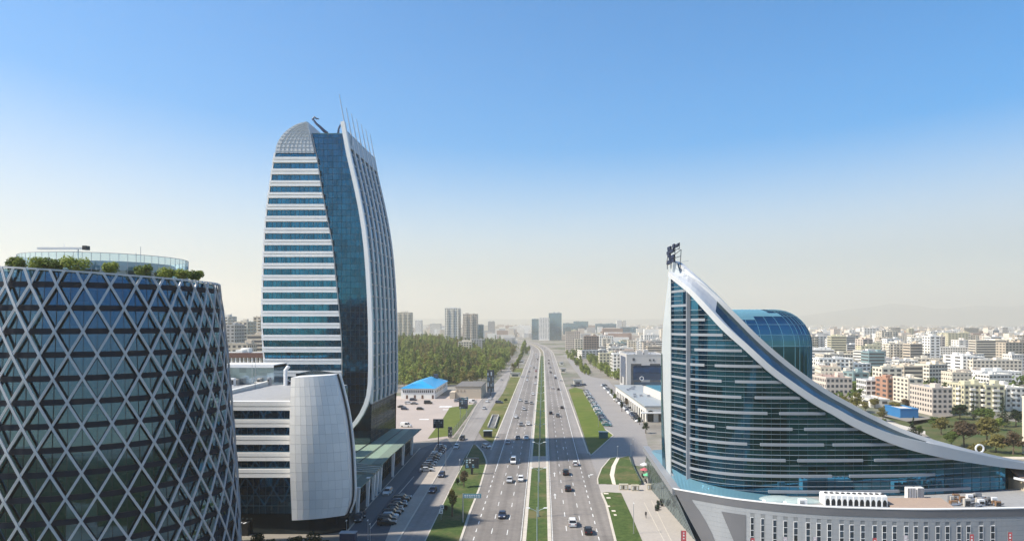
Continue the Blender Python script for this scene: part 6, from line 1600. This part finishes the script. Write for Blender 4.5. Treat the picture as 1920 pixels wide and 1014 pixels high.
for px, py, w, h, c, lab in ((1083, 722, 6, 4.2, 'pale', 'pale kiosk at the head of the olive lawn'), (1056, 698, 5, 4, 'cream', 'small cream kiosk beside the highway right edge'), (1053, 684, 4, 3.4, 'white', 'small white hut beyond the cream kiosk'), (977, 681, 7, 3.5, 'pale', 'pale hut at the far tip of the left verge'), (966, 707, 9, 4, 'cream', 'cream container at the end of the left verge')):
    x, y = G(px, py); r = empty('kiosk', (x, y, 0), label=lab, cat='kiosk'); mb = MB(); mb.box(-w/2, 0, 0, w/2, 4, h-.4); mb.build('wall', WMAT[c], r); mb = MB(); mb.box(-w/2-.4, -.5, h-.4, w/2+.4, 4.4, h); mb.build('roof', CROOF['grey'], r)
    mb = MB(); mb.box(-w*.3, -.06, .9, w*.3, -.01, h*.6); mb.build('window', CWIN, r)
# plaza fence, planters, containers by the podium and the pedestrian
r = empty('glass_barrier', (*G(1184, 868), 0), label='pale green glass barrier curving along the right lawn', cat='fence')
o0 = Vector((*G(1184, 868), 0)); path_ = [Vector((*G(940+a/5.83, 840+b/5.83), 0))-o0 for a, b in ((1400,90),(1432,200),(1480,310),(1528,402))]
for a, b in zip(path_, path_[1:]):
    for k in range(4):
        p, q = a.lerp(b, k/4), a.lerp(b, (k+.94)/4); mb = MB(); mb.beam(p+Vector((0,0,.7)), q+Vector((0,0,.7)), .05, 1.2); mb.build('glass_pane', clear_glass('barrier_glass', (.6, .85, .72), (.7, .8, .75), .8), r)
        mb = MB(); mb.box(p.x-.04, p.y-.04, 0, p.x+.04, p.y+.04, 1.4); mb.build('post', STEEL, r)
for i, (zx, zy, w, c, lab) in enumerate(((1340, 440, 2.6, 'beige', 'beige cabinet row left of the plaza gate'), (1465, 450, 2.2, 'beige', 'beige cabinet with dark door in the plaza gate'), (1650, 440, 2.8, 'beige', 'beige cabinet with two dark windows by the podium'), (1752, 450, 1.4, 'green', 'small green bin beside the podium glass'))):
    x, y = G(940+zx/5.83, 840+zy/5.83+3); r = empty('cabinet', (x, y, .06), label=lab, cat='cabinet'); mb = MB(); mb.box(-w/2, 0, 0, w/2, 1.2, 1.6); mb.build('casing', mat('cab_'+c, (.46, .42, .33) if c == 'beige' else (.05, .16, .08), .6), r)
    for k in range(3): mb = MB(); mb.box(-w/2+.2+k*w*.3, -.04, .3, -w/2+.5+k*w*.3, 0, 1.3); mb.build('door', DARK if k % 2 else SWH, r)
for i, (zx, zy, c, lab) in enumerate(((1565, 230, (.6, .6, .6), 'white upright stand by the podium terrace'), (1565, 290, (.45, .10, .12), 'red parasol on the podium terrace'), (1600, 350, (.10, .42, .22), 'green parasol on the podium terrace'), (1640, 235, (.55, .54, .5), 'pale parasol on the podium terrace'))):
    x, y = G(940+zx/5.83, 840+zy/5.83+4); r = empty('parasol', (x, y, .06), label=lab, cat='parasol'); mb = MB(); mb.tube([(0,0,0), (0,0,2.4)], .04, 6); mb.build('pole', STEEL, r); mb = MB(); mb.cyl((0, 0), 1.5, .08, 2.2, 2.9, 10); mb.build('canopy', mat(f'parasol_{i}', c, .7), r)
    for k in range(3): a = k*2.1; mb = MB(); mb.box(1.1*math.cos(a)-.2, 1.1*math.sin(a)-.2, 0, 1.1*math.cos(a)+.2, 1.1*math.sin(a)+.2, .45); mb.box(1.1*math.cos(a)-.2, 1.1*math.sin(a)+.15, .45, 1.1*math.cos(a)+.2, 1.1*math.sin(a)+.2, .85); mb.build('chair', DARK, r)
x, y = G(1231, 910); r = empty('plant_container', (x, y, .06), label='black square container beside the green parasol', cat='container'); mb = MB(); mb.box(-1, 0, 0, 1, 1.8, 1.9); mb.build('casing', BLACK, r); mb = MB(); mb.box(-1.05, -.05, 1.9, 1.05, 1.85, 2.05); mb.build('lid', TEALROOF, r)
for i in range(9):
    zx, zy = 1690+random.random()*80, 580+i*13; x, y = G(940+zx/5.83, 840+zy/5.83); r = empty('plaza_stone', (x, y, .06), label=f'small dark planter on the plaza, {ORDW[i]} from the podium gate', cat='planter', group='planters on the plaza'); mb = MB(); mb.cyl((0, 0), .35, .45, 0, .5, 10); mb.build('pot', DARK, r)
    v, q = leaf_cloud([(0, 0, .65)], [.4], 40, .1); np_mesh('foliage', v, q, LEAF['dark'], r)
# pedestrian
x, y = G(1211, 971)
V_ = [(0,0,.92),(0,0,1.15),(0,0,1.42),(0,-.01,1.52),(0,-.03,1.66),(.11,.02,.86),(.12,-.12,.48),(.12,-.10,.06),(.12,-.26,.03),(-.11,-.02,.86),(-.12,.06,.48),(-.12,.24,.09),(-.12,.12,.03),(.19,0,1.40),(.25,.08,1.12),(.24,-.02,.86),(-.19,0,1.40),(-.25,-.10,1.12),(-.24,-.16,.88)]
E_ = [(0,1),(1,2),(2,3),(3,4),(0,5),(5,6),(6,7),(7,8),(0,9),(9,10),(10,11),(11,12),(2,13),(13,14),(14,15),(2,16),(16,17),(17,18)]
R_ = [.15,.14,.16,.06,.11,.10,.065,.045,.04,.10,.065,.045,.04,.07,.05,.035,.07,.05,.035]
me = bpy.data.meshes.new('person'); me.from_pydata(V_, E_, [])
po = bpy.data.objects.new('person', me); col.objects.link(po); po.location = (x, y, .06)
bpy.context.view_layer.objects.active = po
sk = po.modifiers.new('Skin', 'SKIN')
if not me.skin_vertices:
    with bpy.context.temp_override(object=po, active_object=po): bpy.ops.mesh.customdata_skin_add()
for i, rr in enumerate(R_): me.skin_vertices[0].data[i].radius = (rr, rr*.85)
me.skin_vertices[0].data[0].use_root = True
po.modifiers.new('Subdivision', 'SUBSURF').levels = 1
me.materials.append(mat('dark_clothes', (.025, .027, .035), .85)); tag(po, 'person in dark clothes walking across the plaza', 'person')

# ------------------------------------------------------------------ the hazy air
mb = MB(); mb.box(-22000, -2500, -1, 22000, 19500, 640)
hz = mb.build('haze', [], kind='stuff', label='pale spring haze over the city', cat='haze')
hm = bpy.data.materials.new('haze'); hm.use_nodes = True; t = hm.node_tree; t.nodes.clear()
vo = t.nodes.new('ShaderNodeVolumePrincipled'); vo.inputs['Density'].default_value = 1.65e-4; vo.inputs['Color'].default_value = (1, .93, .79, 1); vo.inputs['Anisotropy'].default_value = .35
ou = t.nodes.new('ShaderNodeOutputMaterial'); t.links.new(vo.outputs[0], ou.inputs['Volume']); hz.data.materials.append(hm)
